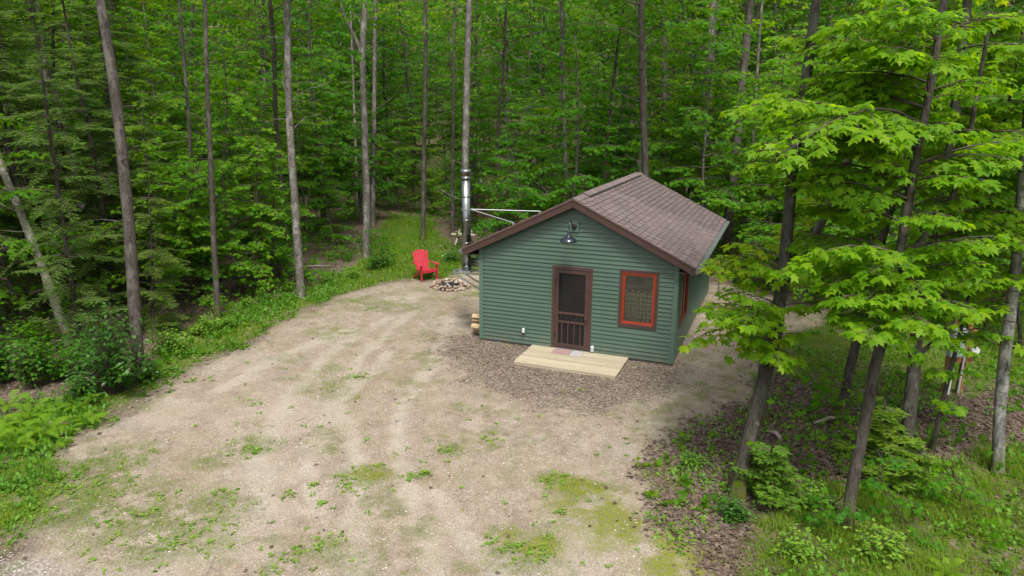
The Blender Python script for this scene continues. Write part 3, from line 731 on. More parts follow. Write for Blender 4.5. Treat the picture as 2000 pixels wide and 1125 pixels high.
# windows
def window(face, u0, u1, z0, z1, tr=.075, mull=False, shade=False, ch=True):
    """casing, red sash and pane around an opening; u runs along the wall"""
    def B(a, b, o0, o1, c_, d_):
        if face == 'front': return MB().box(a, b, -o1, -o0, c_, d_)
        return MB().box(W+o0, W+o1, a, b, c_, d_)
    t = tr
    win = B(u0-t, u0-.001, -.05, .030, z0-t, z1+t).build('window', M['brown'], cabin, bevel=.003)
    B(u1+.001, u1+t, -.05, .030, z0-t, z1+t).build('casing', M['brown'], win, bevel=.003)
    B(u0, u1, -.05, .029, z1+.001, z1+t).build('casing', M['brown'], win, bevel=.003)
    B(u0, u1, -.05, .032, z0-t, z0-.001).build('sill', M['brown'], win, bevel=.003)
    c = .014
    for (a, b, c_, d_) in ((u0-t-c, u0-t-.0008, z0-t-c, z1+t+c), (u1+t+.0008, u1+t+c, z0-t-c, z1+t+c), (u0-t, u1+t, z1+t+.0008, z1+t+c), (u0-t, u1+t, z0-t-c, z0-t-.0008)):
        B(a, b, .002, .026, c_, d_).build('siding_channel', M['trim_green'], win)
    s = .022; s2 = .062
    for (w0, w1, o1) in ((.0015, s, .026), (s+.0005, s2, .012)):
        B(u0+w0, u0+w1, -.05, o1, z0+w0, z1-w0).build('sash', M['red'], win, bevel=.002)
        B(u1-w1, u1-w0, -.05, o1, z0+w0, z1-w0).build('sash', M['red'], win, bevel=.002)
        B(u0+w1+.0004, u1-w1-.0004, -.05, o1-.001, z1-w1, z1-w0).build('sash', M['red'], win, bevel=.002)
        B(u0+w1+.0004, u1-w1-.0004, -.05, o1-.001, z0+w0, z0+w1).build('sash', M['red'], win, bevel=.002)
    if mull:
        um = (u0+u1)/2; B(um-.045, um+.045, -.049, .010, z0+s2+.001, z1-s2-.001).build('mullion', M['red'], win, bevel=.002)
        panes = [(u0+s2, um-.045), (um+.045, u1-s2)]
    else: panes = [(u0+s2, u1-s2)]
    for (a, b) in panes: B(a-.004, b+.004, -.016, -.010, z0+s2-.004, z1-s2+.004).build('pane', M['glass'], win)
    if shade:
        n = 70; v_ = []; f_ = []
        for i in range(n+1):
            u = u0+.04+(u1-u0-.08)*i/n; yy = .075+.020*math.sin(i*.85)+.008*math.sin(i*2.3)
            top = z0+.78+.035*math.sin(i*.42)+.02*math.sin(i*1.1)
            for zz in (z0-.1, top): v_.append((u, yy+.01*(zz-z0), zz)); 
        for i in range(n): f_.append((2*i, 2*i+2, 2*i+3, 2*i+1))
        mb = MB(); mb.add(v_, f_); cu = mb.build('curtain', M['curtain'], win, smooth_on=True)
        MB().tube([(u0-.05, .13, z0+.86), (u1+.05, .13, z0+.86)], .006, 6).build('curtain_rod', M['black'], win)
    return win
w1 = window('front', WX0, WX1, WZ0, WZ1, shade=True); w1['label'] = 'red-framed front window with a plaid half curtain inside'
w2 = window('right', SA[0], SA[1], SA[2], SA[3], mull=True); w2['label'] = 'wide double red-framed window on the long side wall'
w3 = window('right', SB[0], SB[1], SB[2], SB[3]); w3['label'] = 'small high red-framed window far along the side wall'
MB().box(W+.012, W+.05, 6.45, 6.75, 1.15, 1.45).build('side_vent', M['trim_green'], cabin, bevel=.006)
# little boxes on the front wall
ob = MB().box(1.13, 1.25, -.045, -.016, .345, .52).build('outlet_plate', M['trim_green'], cabin, bevel=.004)
MB().box(1.16, 1.225, -.10, -.046, .37, .485).build('outlet_cover', M['white'], ob, bevel=.012)
ob = MB().box(2.935, 3.005, -.09, -.016, .10, .25).build('outlet_box', M['white'], cabin, bevel=.01)
MB().box(2.948, 2.992, -.096, -.091, .125, .215).build('outlet_lid', M['greybox'], ob)
# gooseneck barn lamp
lamp = thing('gooseneck_lamp', 'dark enamelled gooseneck barn lamp fixed under the front gable', 'lamp', (2.43, -.02, 3.13))
MB().box(-.11, .11, -.03, .0, -.13, .13).build('mount_block', M['trim_green'], lamp, bevel=.006)
mb = MB(); n = 16
mb.add([(.066*math.cos(2*math.pi*i/n), -.032, .066*math.sin(2*math.pi*i/n)) for i in range(n)]+[(.05*math.cos(2*math.pi*i/n), -.062, .05*math.sin(2*math.pi*i/n)) for i in range(n)],
       [tuple(range(n))[::-1], tuple(range(n, 2*n))]+[(i, (i+1) % n, n+(i+1) % n, n+i) for i in range(n)])
mb.build('canopy_plate', M['black'], lamp, smooth_on=True)
MB().tube([(0, -.05, -.01), (0, -.13, -.02), (0, -.19, .03), (0, -.24, .13), (0, -.31, .185), (0, -.39, .17), (0, -.44, .09), (0, -.455, 0), (0, -.458, -.06)], .0135, 10).build('gooseneck_arm', M['enamel'], lamp, smooth_on=True)
MB().lathe([(.016, .0), (.03, -.02), (.034, -.09), (.045, -.12), (.06, -.145), (.10, -.16), (.155, -.19), (.188, -.235), (.198, -.262), (.192, -.262), (.15, -.2), (.05, -.16), (0, -.155)], (0, -.458, -.02), 28).build('lamp_shade', M['enamel'], lamp, smooth_on=True)

# ------------------------------------------------------------------ step deck and mats
deck = thing('entry_deck', 'low platform of new pale pine boards in front of the door', 'deck', (1.42, -1.315, 0))
yb = 0; k_ = 0
while yb < 1.27:
    wd = .139
    MB().box(random.uniform(-.004, .004), 2.44+random.uniform(-.004, .004), yb, min(1.285, yb+wd), .042, .074+random.uniform(-.0012, .0012)).build('deck_board', M['deck'], deck, bevel=.003)
    yb += wd+.004
for xx in (.05, .8, 1.6, 2.35): MB().box(xx, xx+.04, .02, 1.26, -.02, .041).build('joist', M['deck'], deck)
MB().box(.01, 2.43, -.002, .017, -.015, .040).build('rim_board', M['deck'], deck)
mt = MB().box(-.02, .43, 0, .36, 0, .012).build('door_mat', M['pink_mat'], None, (2.06, -.43, .076), bevel=.003); tag(mt, 'dull reddish rectangular mat on the deck before the door', 'mat')
mt.rotation_euler[2] = -.03
mt = MB().box(0, .30, 0, .36, 0, .010).build('door_mat', M['grey_mat'], None, (2.50, -.455, .076), bevel=.003); tag(mt, 'pale grey mat lying right of the reddish mat', 'mat'); mt.rotation_euler[2] = -.02

# ------------------------------------------------------------------ flue
fx, fy = -.93, 1.13
flue = thing('stovepipe_chimney', 'tall shiny stainless stovepipe on a bracket beside the cabin', 'chimney', (fx, fy, 0))
zs = 1.56
pipe = MB().tube([(0, 0, zs), (0, 0, 4.02)], .125, 28).build('pipe', M['steel'], flue, smooth_on=True)
for zz in (1.66, 2.30, 2.92, 3.55): MB().lathe([(.126, -.018), (.133, -.016), (.133, .016), (.126, .018)], (0, 0, zz), 28).build('joint_band', M['steel'], pipe, smooth_on=True)
MB().lathe([(.126, 0), (.145, .01), (.145, .05), (.126, .06), (.115, .07), (.115, .13), (.15, .14), (.165, .15), (.168, .20), (.165, .235), (.13, .262), (0, .275)], (0, 0, 4.0), 28).build('chimney_cap', M['steel'], flue, smooth_on=True)
MB().tube([(.10, 0, 1.78), (fx*-1-.02, 0, 1.78)], .115, 24).build('tee_pipe', M['steel'], flue, smooth_on=True)
mb = MB(); mb.box(-.36, -fx-.02, -.20, -.16, 1.47, 1.51); mb.box(-.36, -fx-.02, .16, .20, 1.47, 1.51); mb.box(-.18, .18, -.155, .155, 1.515, 1.545); mb.box(-.36, -.32, -.159, .159, 1.472, 1.508)
mb.build('support_bracket', M['galv'], flue)
for yy in (-.18, .18): MB().bar((-.32, yy, 1.47), (-fx-.03, yy, .86), .035, .035).build('bracket_strut', M['galv'], flue)
MB().lathe([(.127, -.02), (.137, -.018), (.137, .018), (.127, .02)], (0, 0, 3.20), 28).build('brace_band', M['galv'], flue)
for (ex, ey) in ((.86, 2.0), (.20, 1.75)):
    MB().tube([(.10, .06, 3.20), (ex-fx, ey-fy, zr(ex)+.10)], .012, 8).build('roof_brace', M['galv'], flue)
    MB().box(ex-fx-.03, ex-fx+.03, ey-fy-.02, ey-fy+.02, zr(ex)+.0, zr(ex)+.10).build('brace_foot', M['galv'], flue)

# bent pipe by the far corner
t_ = thing('bent_pipe', 'grey bent pipe rising beside the far side corner of the cabin', 'pipe', (5.26, 6.85, 0))
MB().tube([(0, 0, 0), (0, 0, .95), (-.015, 0, 1.08), (-.07, 0, 1.17), (-.16, 0, 1.21), (-.36, 0, 1.21)], .026, 10).build('riser', M['galv'], t_, smooth_on=True)
MB().box(-.37, -.34, -.05, .05, 1.15, 1.27).build('wall_flange', M['galv'], t_)

# ------------------------------------------------------------------ fire pit
pit = thing('fire_pit', 'round fire pit ringed with loose field stones near the red chair', 'fire pit', (-3.23, 4.62, 0))
def rock_mesh(s):
    r2 = random.Random(s); import bmesh
    bm = bmesh.new(); bmesh.ops.create_icosphere(bm, subdivisions=2, radius=1)
    for v in bm.verts:
        d = v.co.normalized(); n_ = 0
        n_ = math.sin(d.x*2.3+s)*.16+math.sin(d.y*3.1+s*2.1)*.13+math.sin(d.z*2.7+s*.7)*.12+r2.uniform(-.035, .035)
        v.co = Vector((d.x, d.y*.8, d.z*.62))*(1+n_)
    for f in bm.faces: f.smooth = True
    me = bpy.data.meshes.new('stone'); bm.to_mesh(me); bm.free(); me.materials.append(M['stone']); return me
rocks = [rock_mesh(i) for i in range(6)]
n = 0
for ring, (rr, cnt, zz) in enumerate(((.60, 24, .035), (.50, 20, .065), (.55, 22, .13))):
    for i in range(cnt):
        a = 2*math.pi*(i+random.uniform(-.3, .3))/cnt; r_ = rr+random.uniform(-.06, .06)
        s = random.uniform(.055, .095)*(1.25 if random.random() < .15 else 1)
        o = bpy.data.objects.new('stone', random.choice(rocks)); col.objects.link(o); o.parent = pit
        o.location = (r_*math.cos(a), r_*math.sin(a)*.95, zz); o.scale = (s, s, s); o.rotation_euler = (random.uniform(-.4, .4), random.uniform(-.4, .4), random.uniform(0, 6.3))
MB().lathe([(.58, .012), (.45, .03), (.3, .045), (.12, .055), (0, .05)], (0, 0, 0), 24).build('ash_bed', M['ash'], pit)
for (a, b) in (((-.25, -.1, .08), (.28, .12, .10)), ((-.1, .22, .08), (.22, -.2, .13)), ((-.3, .1, .07), (.05, -.25, .09))): MB().tube([a, b], [.045, .035], 8).build('charred_log', M['char'], pit)
MB().lathe([(.1, 0), (.08, .03), (.03, .05), (0, .05)], (-.08, -.05, .07), 10).build('ash_heap', M['ashwhite'], pit)

# ------------------------------------------------------------------ red garden chair
ch = thing('garden_chair', 'bright red slatted garden chair standing by the fire pit', 'chair', (-4.50, 5.30, 0), R(54))
def cbar(name, *a, **k): return MB().hexa(*a).build(name, M['chair'], ch, bevel=.006)
for i in range(5):                          # fan of back slats (front is -Y)
    u = i-2
    x0, x1 = u*.098-.045, u*.098+.045; tx0, tx1 = u*.122-.057, u*.122+.057
    zt_ = .98-.022*abs(u)**1.6
    yb0, yt0 = .24, .24+.27
    cbar('back_slat', [(x0, yb0, .30), (x1, yb0, .30), (x1, yb0+.022, .30), (x0, yb0+.022, .30), (tx0, yt0*zt_/.98, zt_), (tx1, yt0*zt_/.98, zt_), (tx1, yt0*zt_/.98+.022, zt_), (tx0, yt0*zt_/.98+.022, zt_)])
for i in range(5):
    y0 = -.27+i*.105; z0 = .385-.022*i; cbar('seat_slat', [(-.27, y0, z0), (.27, y0, z0), (.27, y0+.096, z0-.020), (-.27, y0+.096, z0-.020), (-.27, y0, z0+.024), (.27, y0, z0+.024), (.27, y0+.096, z0+.004), (-.27, y0+.096, z0+.004)])
cbar('front_apron', [(-.275, -.292, .29), (.275, -.292, .29), (.275, -.271, .29), (-.275, -.271, .29), (-.275, -.292, .405), (.275, -.292, .405), (.275, -.271, .405), (-.275, -.271, .405)])
for s in (-1, 1):
    xa, xb = sorted((s*.278, s*.318))
    cbar('front_leg', [(xa, -.32, 0), (xb, -.32, 0), (xb, -.21, 0), (xa, -.21, 0), (xa, -.31, .555), (xb, -.31, .555), (xb, -.20, .555), (xa, -.20, .555)])
    cbar('rear_leg', [(xa, .36, 0), (xb, .36, 0), (xb, .45, 0), (xa, .45, 0), (xa, -.20, .31), (xb, -.20, .31), (xb, -.20, .40), (xa, -.20, .40)])
    xc, xd = sorted((s*.255, s*.385))
    cbar('arm_rest', [(xc, -.36, .556), (xd, -.36, .556), (xd, .0, .556), (xc, .0, .556), (xc, -.36, .582), (xd, -.36, .582), (xd, .0, .582), (xc, .0, .582)])
    xc, xd = sorted((s*.285, s*.36))
    cbar('arm_rear', [(xc, .001, .556), (xd, .001, .556), (xd-s*.01, .36, .545), (xc-s*.01, .36, .545), (xc, .001, .582), (xd, .001, .582), (xd-s*.01, .36, .571), (xc-s*.01, .36, .571)])
cbar('back_rail', [(-.33, .395, .515), (.33, .395, .515), (.33, .42, .515), (-.33, .42, .515), (-.33, .40, .565), (.33, .40, .565), (.33, .425, .565), (-.33, .425, .565)])

# ------------------------------------------------------------------ firewood
st = thing('firewood_stack', 'short stack of split pale firewood against the cabin corner', 'firewood', (-.20, .55, 0))
MB().box(-.14, -.06, -.30, .55, 0, .09).build('bearer', M['logbark'], st); MB().box(.04, .12, -.30, .55, 0, .09).build('bearer', M['logbark'], st)
def split_log(r_, l_, s):
    r2 = random.Random(s); a0 = r2.uniform(0, 6); pts = [(0, 0)]+[(r_*math.cos(a0+t*1.9/3), r_*math.sin(a0+t*1.9/3)) for t in range(4)]
    mb = MB(); mb.prism(pts, 'x', -l_/2, l_/2); return mb
for row in range(4):
    for j in range(6):
        split_log(random.uniform(.085, .11), random.uniform(.30, .36), row*7+j).build('split_log', M['splitwood'], st, (random.uniform(-.03, .02), -.26+j*.155+random.uniform(-.02, .02), .14+row*.115), bevel=.006)
pl_ = thing('firewood_rack', 'long pile of stacked round logs among the trees behind the cabin', 'firewood', tuple(gp(985, 437)), R(20))
for yy in (-.12, .12): MB().tube([(-1.5, yy, .13), (1.5, yy, .13)], .055, 8).build('rail_pole', M['oldwood'], pl_)
for xx in (-1.35, 0, 1.35): MB().tube([(xx, -.2, .045), (xx, .2, .045)], .045, 8).build('bearer', M['logbark'], pl_)
def log_mesh(s):
    r2 = random.Random(s); n = 9; rr = [r2.uniform(.85, 1.1) for _ in range(n)]; v = []
    for yy in (-.21, .21): v += [(rr[i]*math.cos(2*math.pi*i/n), yy, rr[i]*math.sin(2*math.pi*i/n)) for i in range(n)]
    me = bpy.data.meshes.new('log'); me.from_pydata(v, [], [tuple(range(n)), tuple(range(n, 2*n))[::-1]]+[(i, n+i, n+(i+1) % n, (i+1) % n) for i in range(n)])
    me.materials.append(M['logend']); me.materials.append(M['logbark'])
    for p_ in me.polygons: p_.material_index = 0 if len(p_.vertices) > 4 else 1
    return me
LM = [log_mesh(i) for i in range(5)]
zz = .24
for row in range(10):
    x = -1.40+random.uniform(0, .06)+max(0, row-6)*.12
    while x < 1.38-max(0, row-6)*.10:
        r_ = random.uniform(.05, .078)
        o = bpy.data.objects.new('log', random.choice(LM)); col.objects.link(o); o.parent = pl_
        o.location = (x+r_, random.uniform(-.05, .05), zz+random.uniform(-.008, .01)); o.scale = (r_, 1, r_); o.rotation_euler = (0, random.uniform(0, 6), random.uniform(-.04, .04)); x += r_*1.92
    zz += .117
sb = thing('sawbuck_log', 'pale peeled log lying across a sawbuck behind the stovepipe', 'log', tuple(gp(906, 478)))
MB().tube([(-.55, -.1, .43), (.0, -.02, .445), (.52, .08, .43)], [.075, .08, .07], 10).build('peeled_log', M['oldwood'], sb)
for s in (-.3, .3):
    MB().bar((s, -.25, 0), (s, .22, .62), .06, .04).build('leg', M['oldwood'], sb); MB().bar((s+.045, .25, 0), (s+.045, -.22, .62), .06, .04).build('leg', M['oldwood'], sb)

# ------------------------------------------------------------------ utility post with meter
up_ = thing('utility_post', 'brown wooden utility post with grey electric box among the maple leaves', 'utility post', tuple(gp(1855, 765)), R(18))
for xx in (-.13, .17): MB().box(xx-.045, xx+.045, -.045, .045, 0, 1.62).build('post', M['post'], up_, bevel=.004)
for zz in (.75, 1.35): MB().box(-.24, .30, -.085, -.047, zz-.07, zz+.07).build('crossboard', M['post'], up_, bevel=.003)
eb = MB().box(-.27, .02, -.24, -.088, .86, 1.46).build('electric_box', M['greybox'], up_, bevel=.01)
MB().box(-.255, .005, -.252, -.241, .90, 1.42).build('box_door', M['greybox'], eb, bevel=.004); MB().box(-.02, .0, -.262, -.253, 1.12, 1.2).build('latch', M['black'], eb)
mb = MB(); n = 18
mb.add([(.26+.085*math.cos(2*math.pi*i/n), -.088, 1.0+.085*math.sin(2*math.pi*i/n)) for i in range(n)]+[(.26+.075*math.cos(2*math.pi*i/n), -.21, 1.0+.075*math.sin(2*math.pi*i/n)) for i in range(n)], [tuple(range(n))[::-1], tuple(range(n, 2*n))]+[(i, (i+1) % n, n+(i+1) % n, n+i) for i in range(n)])
mb.build('meter', M['white'], up_, smooth_on=True)
MB().tube([(-.12, -.15, .85), (-.12, -.15, .0)], .026, 10).build('conduit', M['white'], up_); MB().tube([(.10, -.11, .9), (.10, -.11, 0)], .02, 10).build('conduit', M['greybox'], up_)

# ------------------------------------------------------------------ foliage building blocks
MAPLE = (np.array([(0, .36, .015), (0, 0, 0), (.20, .02, -.02), (.47, .10, -.09), (.27, .30, -.01), (.40, .42, -.04), (.60, .70, -.11), (.22, .62, -.01), (.16, .80, -.04), (0, 1.06, -.14),
                   (-.16, .80, -.04), (-.22, .62, -.01), (-.60, .70, -.11), (-.40, .42, -.04), (-.27, .30, -.01), (-.47, .10, -.09), (-.20, .02, -.02)], float),
         np.array([(0, i, i+1) for i in range(1, 16)]+[(0, 16, 1)]))
STAR = (np.array([(0, 0, 0), (.30, .18, -.03), (.56, .52, -.10), (.20, .56, -.01), (0, 1.0, -.12), (-.20, .56, -.01), (-.56, .52, -.10), (-.30, .18, -.03)], float),
        np.array([(0, 1, 3), (1, 2, 3), (0, 3, 5), (3, 4, 5), (0, 5, 7), (5, 6, 7)]))
DIAM = (np.array([(0, 0, 0), (.42, .5, -.06), (0, 1, -.08), (-.42, .5, -.06)], float), np.array([(0, 1, 2), (0, 2, 3)]))
OVAL = (np.array([(0, 0, 0), (.22, .25, .0), (.27, .55, -.02), (.0, 1, -.10), (-.27, .55, -.02), (-.22, .25, .0), (0, .5, -.05)], float),
        np.array([(6, 0, 1), (6, 1, 2), (6, 2, 3), (6, 3, 4), (6, 4, 5), (6, 5, 0)]))
def unit(v): return v/(np.linalg.norm(v, axis=-1, keepdims=True)+1e-9)
def leaves_mesh(name, P, D, Nn, S, T, tmpl, r):
    """one leaf template set at every P, pointing along D, facing Nn, size S, tint T"""
    tv, tf = tmpl; D = unit(D); X_ = unit(np.cross(D, Nn)); Nz = np.cross(X_, D)
    fold = r.uniform(.6, 1.8, len(P))[:, None]
    V = P[:, None, :] + S[:, None, None]*(tv[None, :, 0, None]*X_[:, None, :] + tv[None, :, 1, None]*D[:, None, :] + (tv[None, :, 2]*fold)[:, :, None]*Nz[:, None, :])
    F = (tf[None]+np.arange(len(P))[:, None, None]*len(tv)).reshape(-1, tf.shape[1])
    return new_mesh(name, V.reshape(-1, 3), [F], {'tint': np.repeat(T, len(tv))})
class Foliage:
    def __init__(s, seed): s.r = np.random.default_rng(seed); s.P = []; s.D = []; s.tw = []
    def spray(s, a, az, length, elev=.1, droop=.35, wfac=.45, step=.17, gap=.13, start=.25, wmax=.95):
        """a flat maple-like spray: an axis, side twigs left and right, leaf pairs along them"""
        r = s.r; n = max(3, int(length/.25)); a = np.asarray(a, float)
        h = np.array([math.cos(az), math.sin(az), 0.]); side = np.array([-h[1], h[0], r.normal(0, .20)]); droop = droop*r.uniform(.5, 1.6)
        ts = np.linspace(0, 1, n+1); wob = np.cumsum(r.normal(0, .025, n+1))*length
        ax = a[None]+h[None]*(ts*length)[:, None]+side[None]*wob[:, None]; ax[:, 2] += (elev*ts-droop*ts**2)*length
        r0 = .006+.006*length
        s.tw.append((ax, np.linspace(r0, .003, n+1)))
        t = start; sg = 1
        while t <= 1.0:
            for sg in (1, -1):
                tt = min(1, t+r.uniform(-.03, .03)); i = min(n-1, int(tt*n)); u = tt*n-i; o = ax[i]*(1-u)+ax[i+1]*u
                L_ = min(wmax, wfac*length)*(1.08-.75*tt)*r.uniform(.6, 1.15)
                an = r.uniform(.6, 1.05)*sg; d = h*math.cos(an)+side*math.sin(an); d = d+np.array([0, 0, r.uniform(-.22, .10)])
                m = max(1, int(L_/gap)); e = o+d*L_; 
                k = (np.arange(m)+.6)/m
                pts = o[None]+d[None]*(k*L_)[:, None]; pts[:, 2] -= .16*L_*k**2
                s.tw.append((np.stack([o, pts[m//2], pts[-1]]), np.array([.004, .003, .0015])))
                dn = unit(d)
                for q in (1, -1):
                    b = r.uniform(.5, 1.1, m)*q; ld = dn[None]*np.cos(b)[:, None]+np.cross([0, 0, 1], dn)[None]*np.sin(b)[:, None]
                    ld[:, 2] += r.normal(-.48, .26, m)
                    s.P.append(pts+ld*.045); s.D.append(ld)
                s.P.append(pts[-1:]+dn*.03); s.D.append((dn+np.array([0, 0, -.5]))[None])
            t += step/length*r.uniform(.8, 1.25)
    def bush(s, c, rad, hgt, n, up=.55):
        r = s.r
        for k in range(n):
            az = r.uniform(0, 6.283); el = r.uniform(.25, 1.35); L_ = r.uniform(.6, 1.0)
            e = np.array([math.cos(az)*math.cos(el)*rad, math.sin(az)*math.cos(el)*rad, math.sin(el)*hgt])*L_
            a = np.asarray(c, float)+np.array([r.uniform(-.12, .12)*rad, r.uniform(-.12, .12)*rad, 0])
            m = 14; t = np.linspace(.25, 1, m); pts = a[None]+e[None]*t[:, None]; pts[:, 2] += np.sin(t*3)*.05*hgt
            s.tw.append((np.stack([a, pts[m//2], pts[-1]]), np.array([.008, .005, .002])))
            for q in range(m):
                aa = r.uniform(0, 6.283); ld = np.array([math.cos(aa), math.sin(aa), r.normal(-.05, .3)])
                s.P.append((pts[q]+ld*r.uniform(.01, .07))[None]); s.D.append(ld[None])
    def leaf_arrays(s, size, tilt=.30, sv=.25):
        r = s.r; P = np.concatenate(s.P); D = np.concatenate(s.D); n = len(P)
        Nn = np.stack([r.normal(0, tilt, n), r.normal(0, tilt, n), np.ones(n)], 1)
        return P, D, Nn, size*r.uniform(1-sv, 1+sv, n), np.clip(r.normal(.5, .27, n), 0, 1)
    def twig_mesh(s, name, sides=3):
        V = []; F = []; o = 0
        for pts, rad in s.tw:
            m = len(pts); d = unit(np.gradient(pts, axis=0)); ref = np.where(np.abs(d[:, 2:3]) > .9, np.array([[1., 0, 0]]), np.array([[0, 0, 1.]]))
            x = unit(np.cross(d, ref)); y = np.cross(d, x); an = np.arange(sides)*2*math.pi/sides
            V.append((pts[:, None]+rad[:, None, None]*(np.cos(an)[None, :, None]*x[:, None]+np.sin(an)[None, :, None]*y[:, None])).reshape(-1, 3))
            for i in range(m-1):
                for k in range(sides): F.append((o+i*sides+k, o+i*sides+(k+1) % sides, o+(i+1)*sides+(k+1) % sides, o+(i+1)*sides+k))
            o += m*sides
        return new_mesh(name, np.concatenate(V), [np.array(F)], None, True)
def catmull(pts, per=6):
    P = np.asarray(pts, float); P = np.vstack([2*P[0]-P[1], P, 2*P[-1]-P[-2]]); out = []
    for i in range(1, len(P)-2):
        for k in range(per):
            t = k/per; a, b, c, d = P[i-1], P[i], P[i+1], P[i+2]
            out.append(.5*((2*b)+(-a+c)*t+(2*a-5*b+4*c-d)*t*t+(-a+3*b-3*c+d)*t**3))
    out.append(P[-2]); return np.array(out)
def trunk_mesh(name, poly, r0, r1, sides=12, seed=0, flare=.45, seg=.22, dead=0, rough=.07, z_dead=(2, 9)):
    r = np.random.default_rng(seed); C_ = catmull(poly, 5)
    ln = np.concatenate([[0], np.cumsum(np.linalg.norm(np.diff(C_, axis=0), axis=1))]); n = max(6, int(ln[-1]/seg)); s = np.linspace(0, ln[-1], n+1)
    C_ = np.stack([np.interp(s, ln, C_[:, i]) for i in range(3)], 1)
    d = unit(np.gradient(C_, axis=0)); x = unit(np.cross(d, np.array([[0, 1., .001]]))); y = np.cross(d, x)
    t = s/s[-1]; rad = (r0*(1-t)+r1*t)*(1+flare*np.exp(-s/.16))
    an = np.arange(sides)*2*math.pi/sides
    lump = 1+rough*(fbm(np.repeat(s[:, None]*1.7, sides, 1), np.cos(an)[None]*2+np.sin(an)[None]*3.1+seed, 1.3, seed % 97, 3)-.5)*2.4
    root = 1+.30*np.exp(-s/.13)[:, None]*np.cos(an*4+seed)[None]
    V = (C_[:, None]+(rad[:, None]*lump*root)[:, :, None]*(np.cos(an)[None, :, None]*x[:, None]+np.sin(an)[None, :, None]*y[:, None])).reshape(-1, 3)
    V[:sides, 2] -= .12
    i = np.arange(n)[:, None]*sides; k = np.arange(sides)[None]; kn = (k+1) % sides
    F = np.stack([i+k, i+kn, i+sides+kn, i+sides+k], -1).reshape(-1, 4)
    Vs = [V]; Fs = [F]; o = len(V)
    for q in range(dead):                    # dead stubs and thin bare limbs
        zz = r.uniform(*z_dead); j = int(np.argmin(np.abs(C_[:, 2]-zz))); az = r.uniform(0, 6.28); L_ = r.uniform(.4, 1.7); el = r.uniform(-.1, .9)
        m = 5; tt = np.linspace(0, 1, m); dd = np.array([math.cos(az), math.sin(az), el]); pts = C_[j][None]+dd[None]*(tt*L_)[:, None]
        pts += np.cumsum(r.normal(0, .05, (m, 3)), 0)*L_; pts[0] = C_[j]; rr = np.linspace(.022, .006, m)
        xx = unit(np.cross(dd, [0, 0, 1.])); yy = unit(np.cross(dd, xx)); a4 = np.arange(5)*2*math.pi/5
        Vs.append((pts[:, None]+rr[:, None, None]*(np.cos(a4)[None, :, None]*xx+np.sin(a4)[None, :, None]*yy)).reshape(-1, 3))
        Fs.append(np.array([(o+e*5+f, o+e*5+(f+1) % 5, o+(e+1)*5+(f+1) % 5, o+(e+1)*5+f) for e in range(m-1) for f in range(5)])); o += m*5
    return new_mesh(name, np.concatenate(Vs), [np.concatenate(Fs)], None, True), C_

# ------------------------------------------------------------------ prototypes of forest trees
def bend(H, amp, r, n=6):
    pts = [np.array([0, 0, 0.])]; off = np.zeros(2); v = r.normal(0, amp, 2)
    for i in range(1, n+1):
        v = v*.6+r.normal(0, amp, 2); off = off+v; pts.append(np.array([off[0], off[1], H*i/n]))
    return np.array(pts)
def at_z(C_, z): j = int(np.argmin(np.abs(C_[:, 2]-z))); return C_[j]
PROTO = {}
def tall_proto(key, seed, H, r0, bark, leaf, z0):
    r = np.random.default_rng(seed); poly = bend(H, .16, r)
    tm, C_ = trunk_mesh('trunk', poly, r0, .05, 9, seed, dead=7, seg=.5, z_dead=(3, z0)); tm.materials.append(M[bark])
    fo = Foliage(seed)
    zz = z0; az = 0
    while zz < H-.2:
        az += 2.4+r.normal(0, .4); q = (zz-z0)/(H-z0); L_ = (1.4+2.2*math.sin(min(1, q*1.1+.12)*math.pi)**.8)*r.uniform(.75, 1.15)
        fo.spray(at_z(C_, zz), az, L_, r.uniform(.25, .6), .35, .5, .36, .26, .3, 1.5); zz += r.uniform(.13, .32)
    P, D, Nn, S, T = fo.leaf_arrays(.185, .42); cm = leaves_mesh('crown', P, D, Nn, S, T, DIAM, fo.r); cm.materials.append(M[leaf])
    bm_ = fo.twig_mesh('branches'); bm_.materials.append(M['twig']); PROTO[key] = [('trunk', tm), ('crown', cm), ('branches', bm_)]
def under_proto(key, seed, H, r0, bark, leaf, z0, size=.142, tm_=STAR, Lm=2.1, dens=.165):
    r = np.random.default_rng(seed); poly = bend(H, .12, r, 5)
    tm, C_ = trunk_mesh('trunk', poly, r0, .012, 7, seed, dead=3 if H > 3 else 0, seg=.4, z_dead=(.6, max(1, z0+.6))); tm.materials.append(M[bark])
    fo = Foliage(seed); zz = z0; az = r.uniform(0, 6)
    while zz < H:
        az += 2.4+r.normal(0, .5); q = (zz-z0)/(H-z0); L_ = Lm*(1.0-.62*q)*r.uniform(.6, 1.12)
        fo.spray(at_z(C_, zz), az, max(.5, L_), r.uniform(.15, .5), .38, .46, .185, .145, .2); zz += dens*r.uniform(.5, 1.5)
    P, D, Nn, S, T = fo.leaf_arrays(size, .34); cm = leaves_mesh('crown', P, D, Nn, S, T, tm_, fo.r); cm.materials.append(M[leaf])
    bm_ = fo.twig_mesh('branches'); bm_.materials.append(M['twig']); PROTO[key] = [('trunk', tm), ('crown', cm), ('branches', bm_)]
    return len(P)
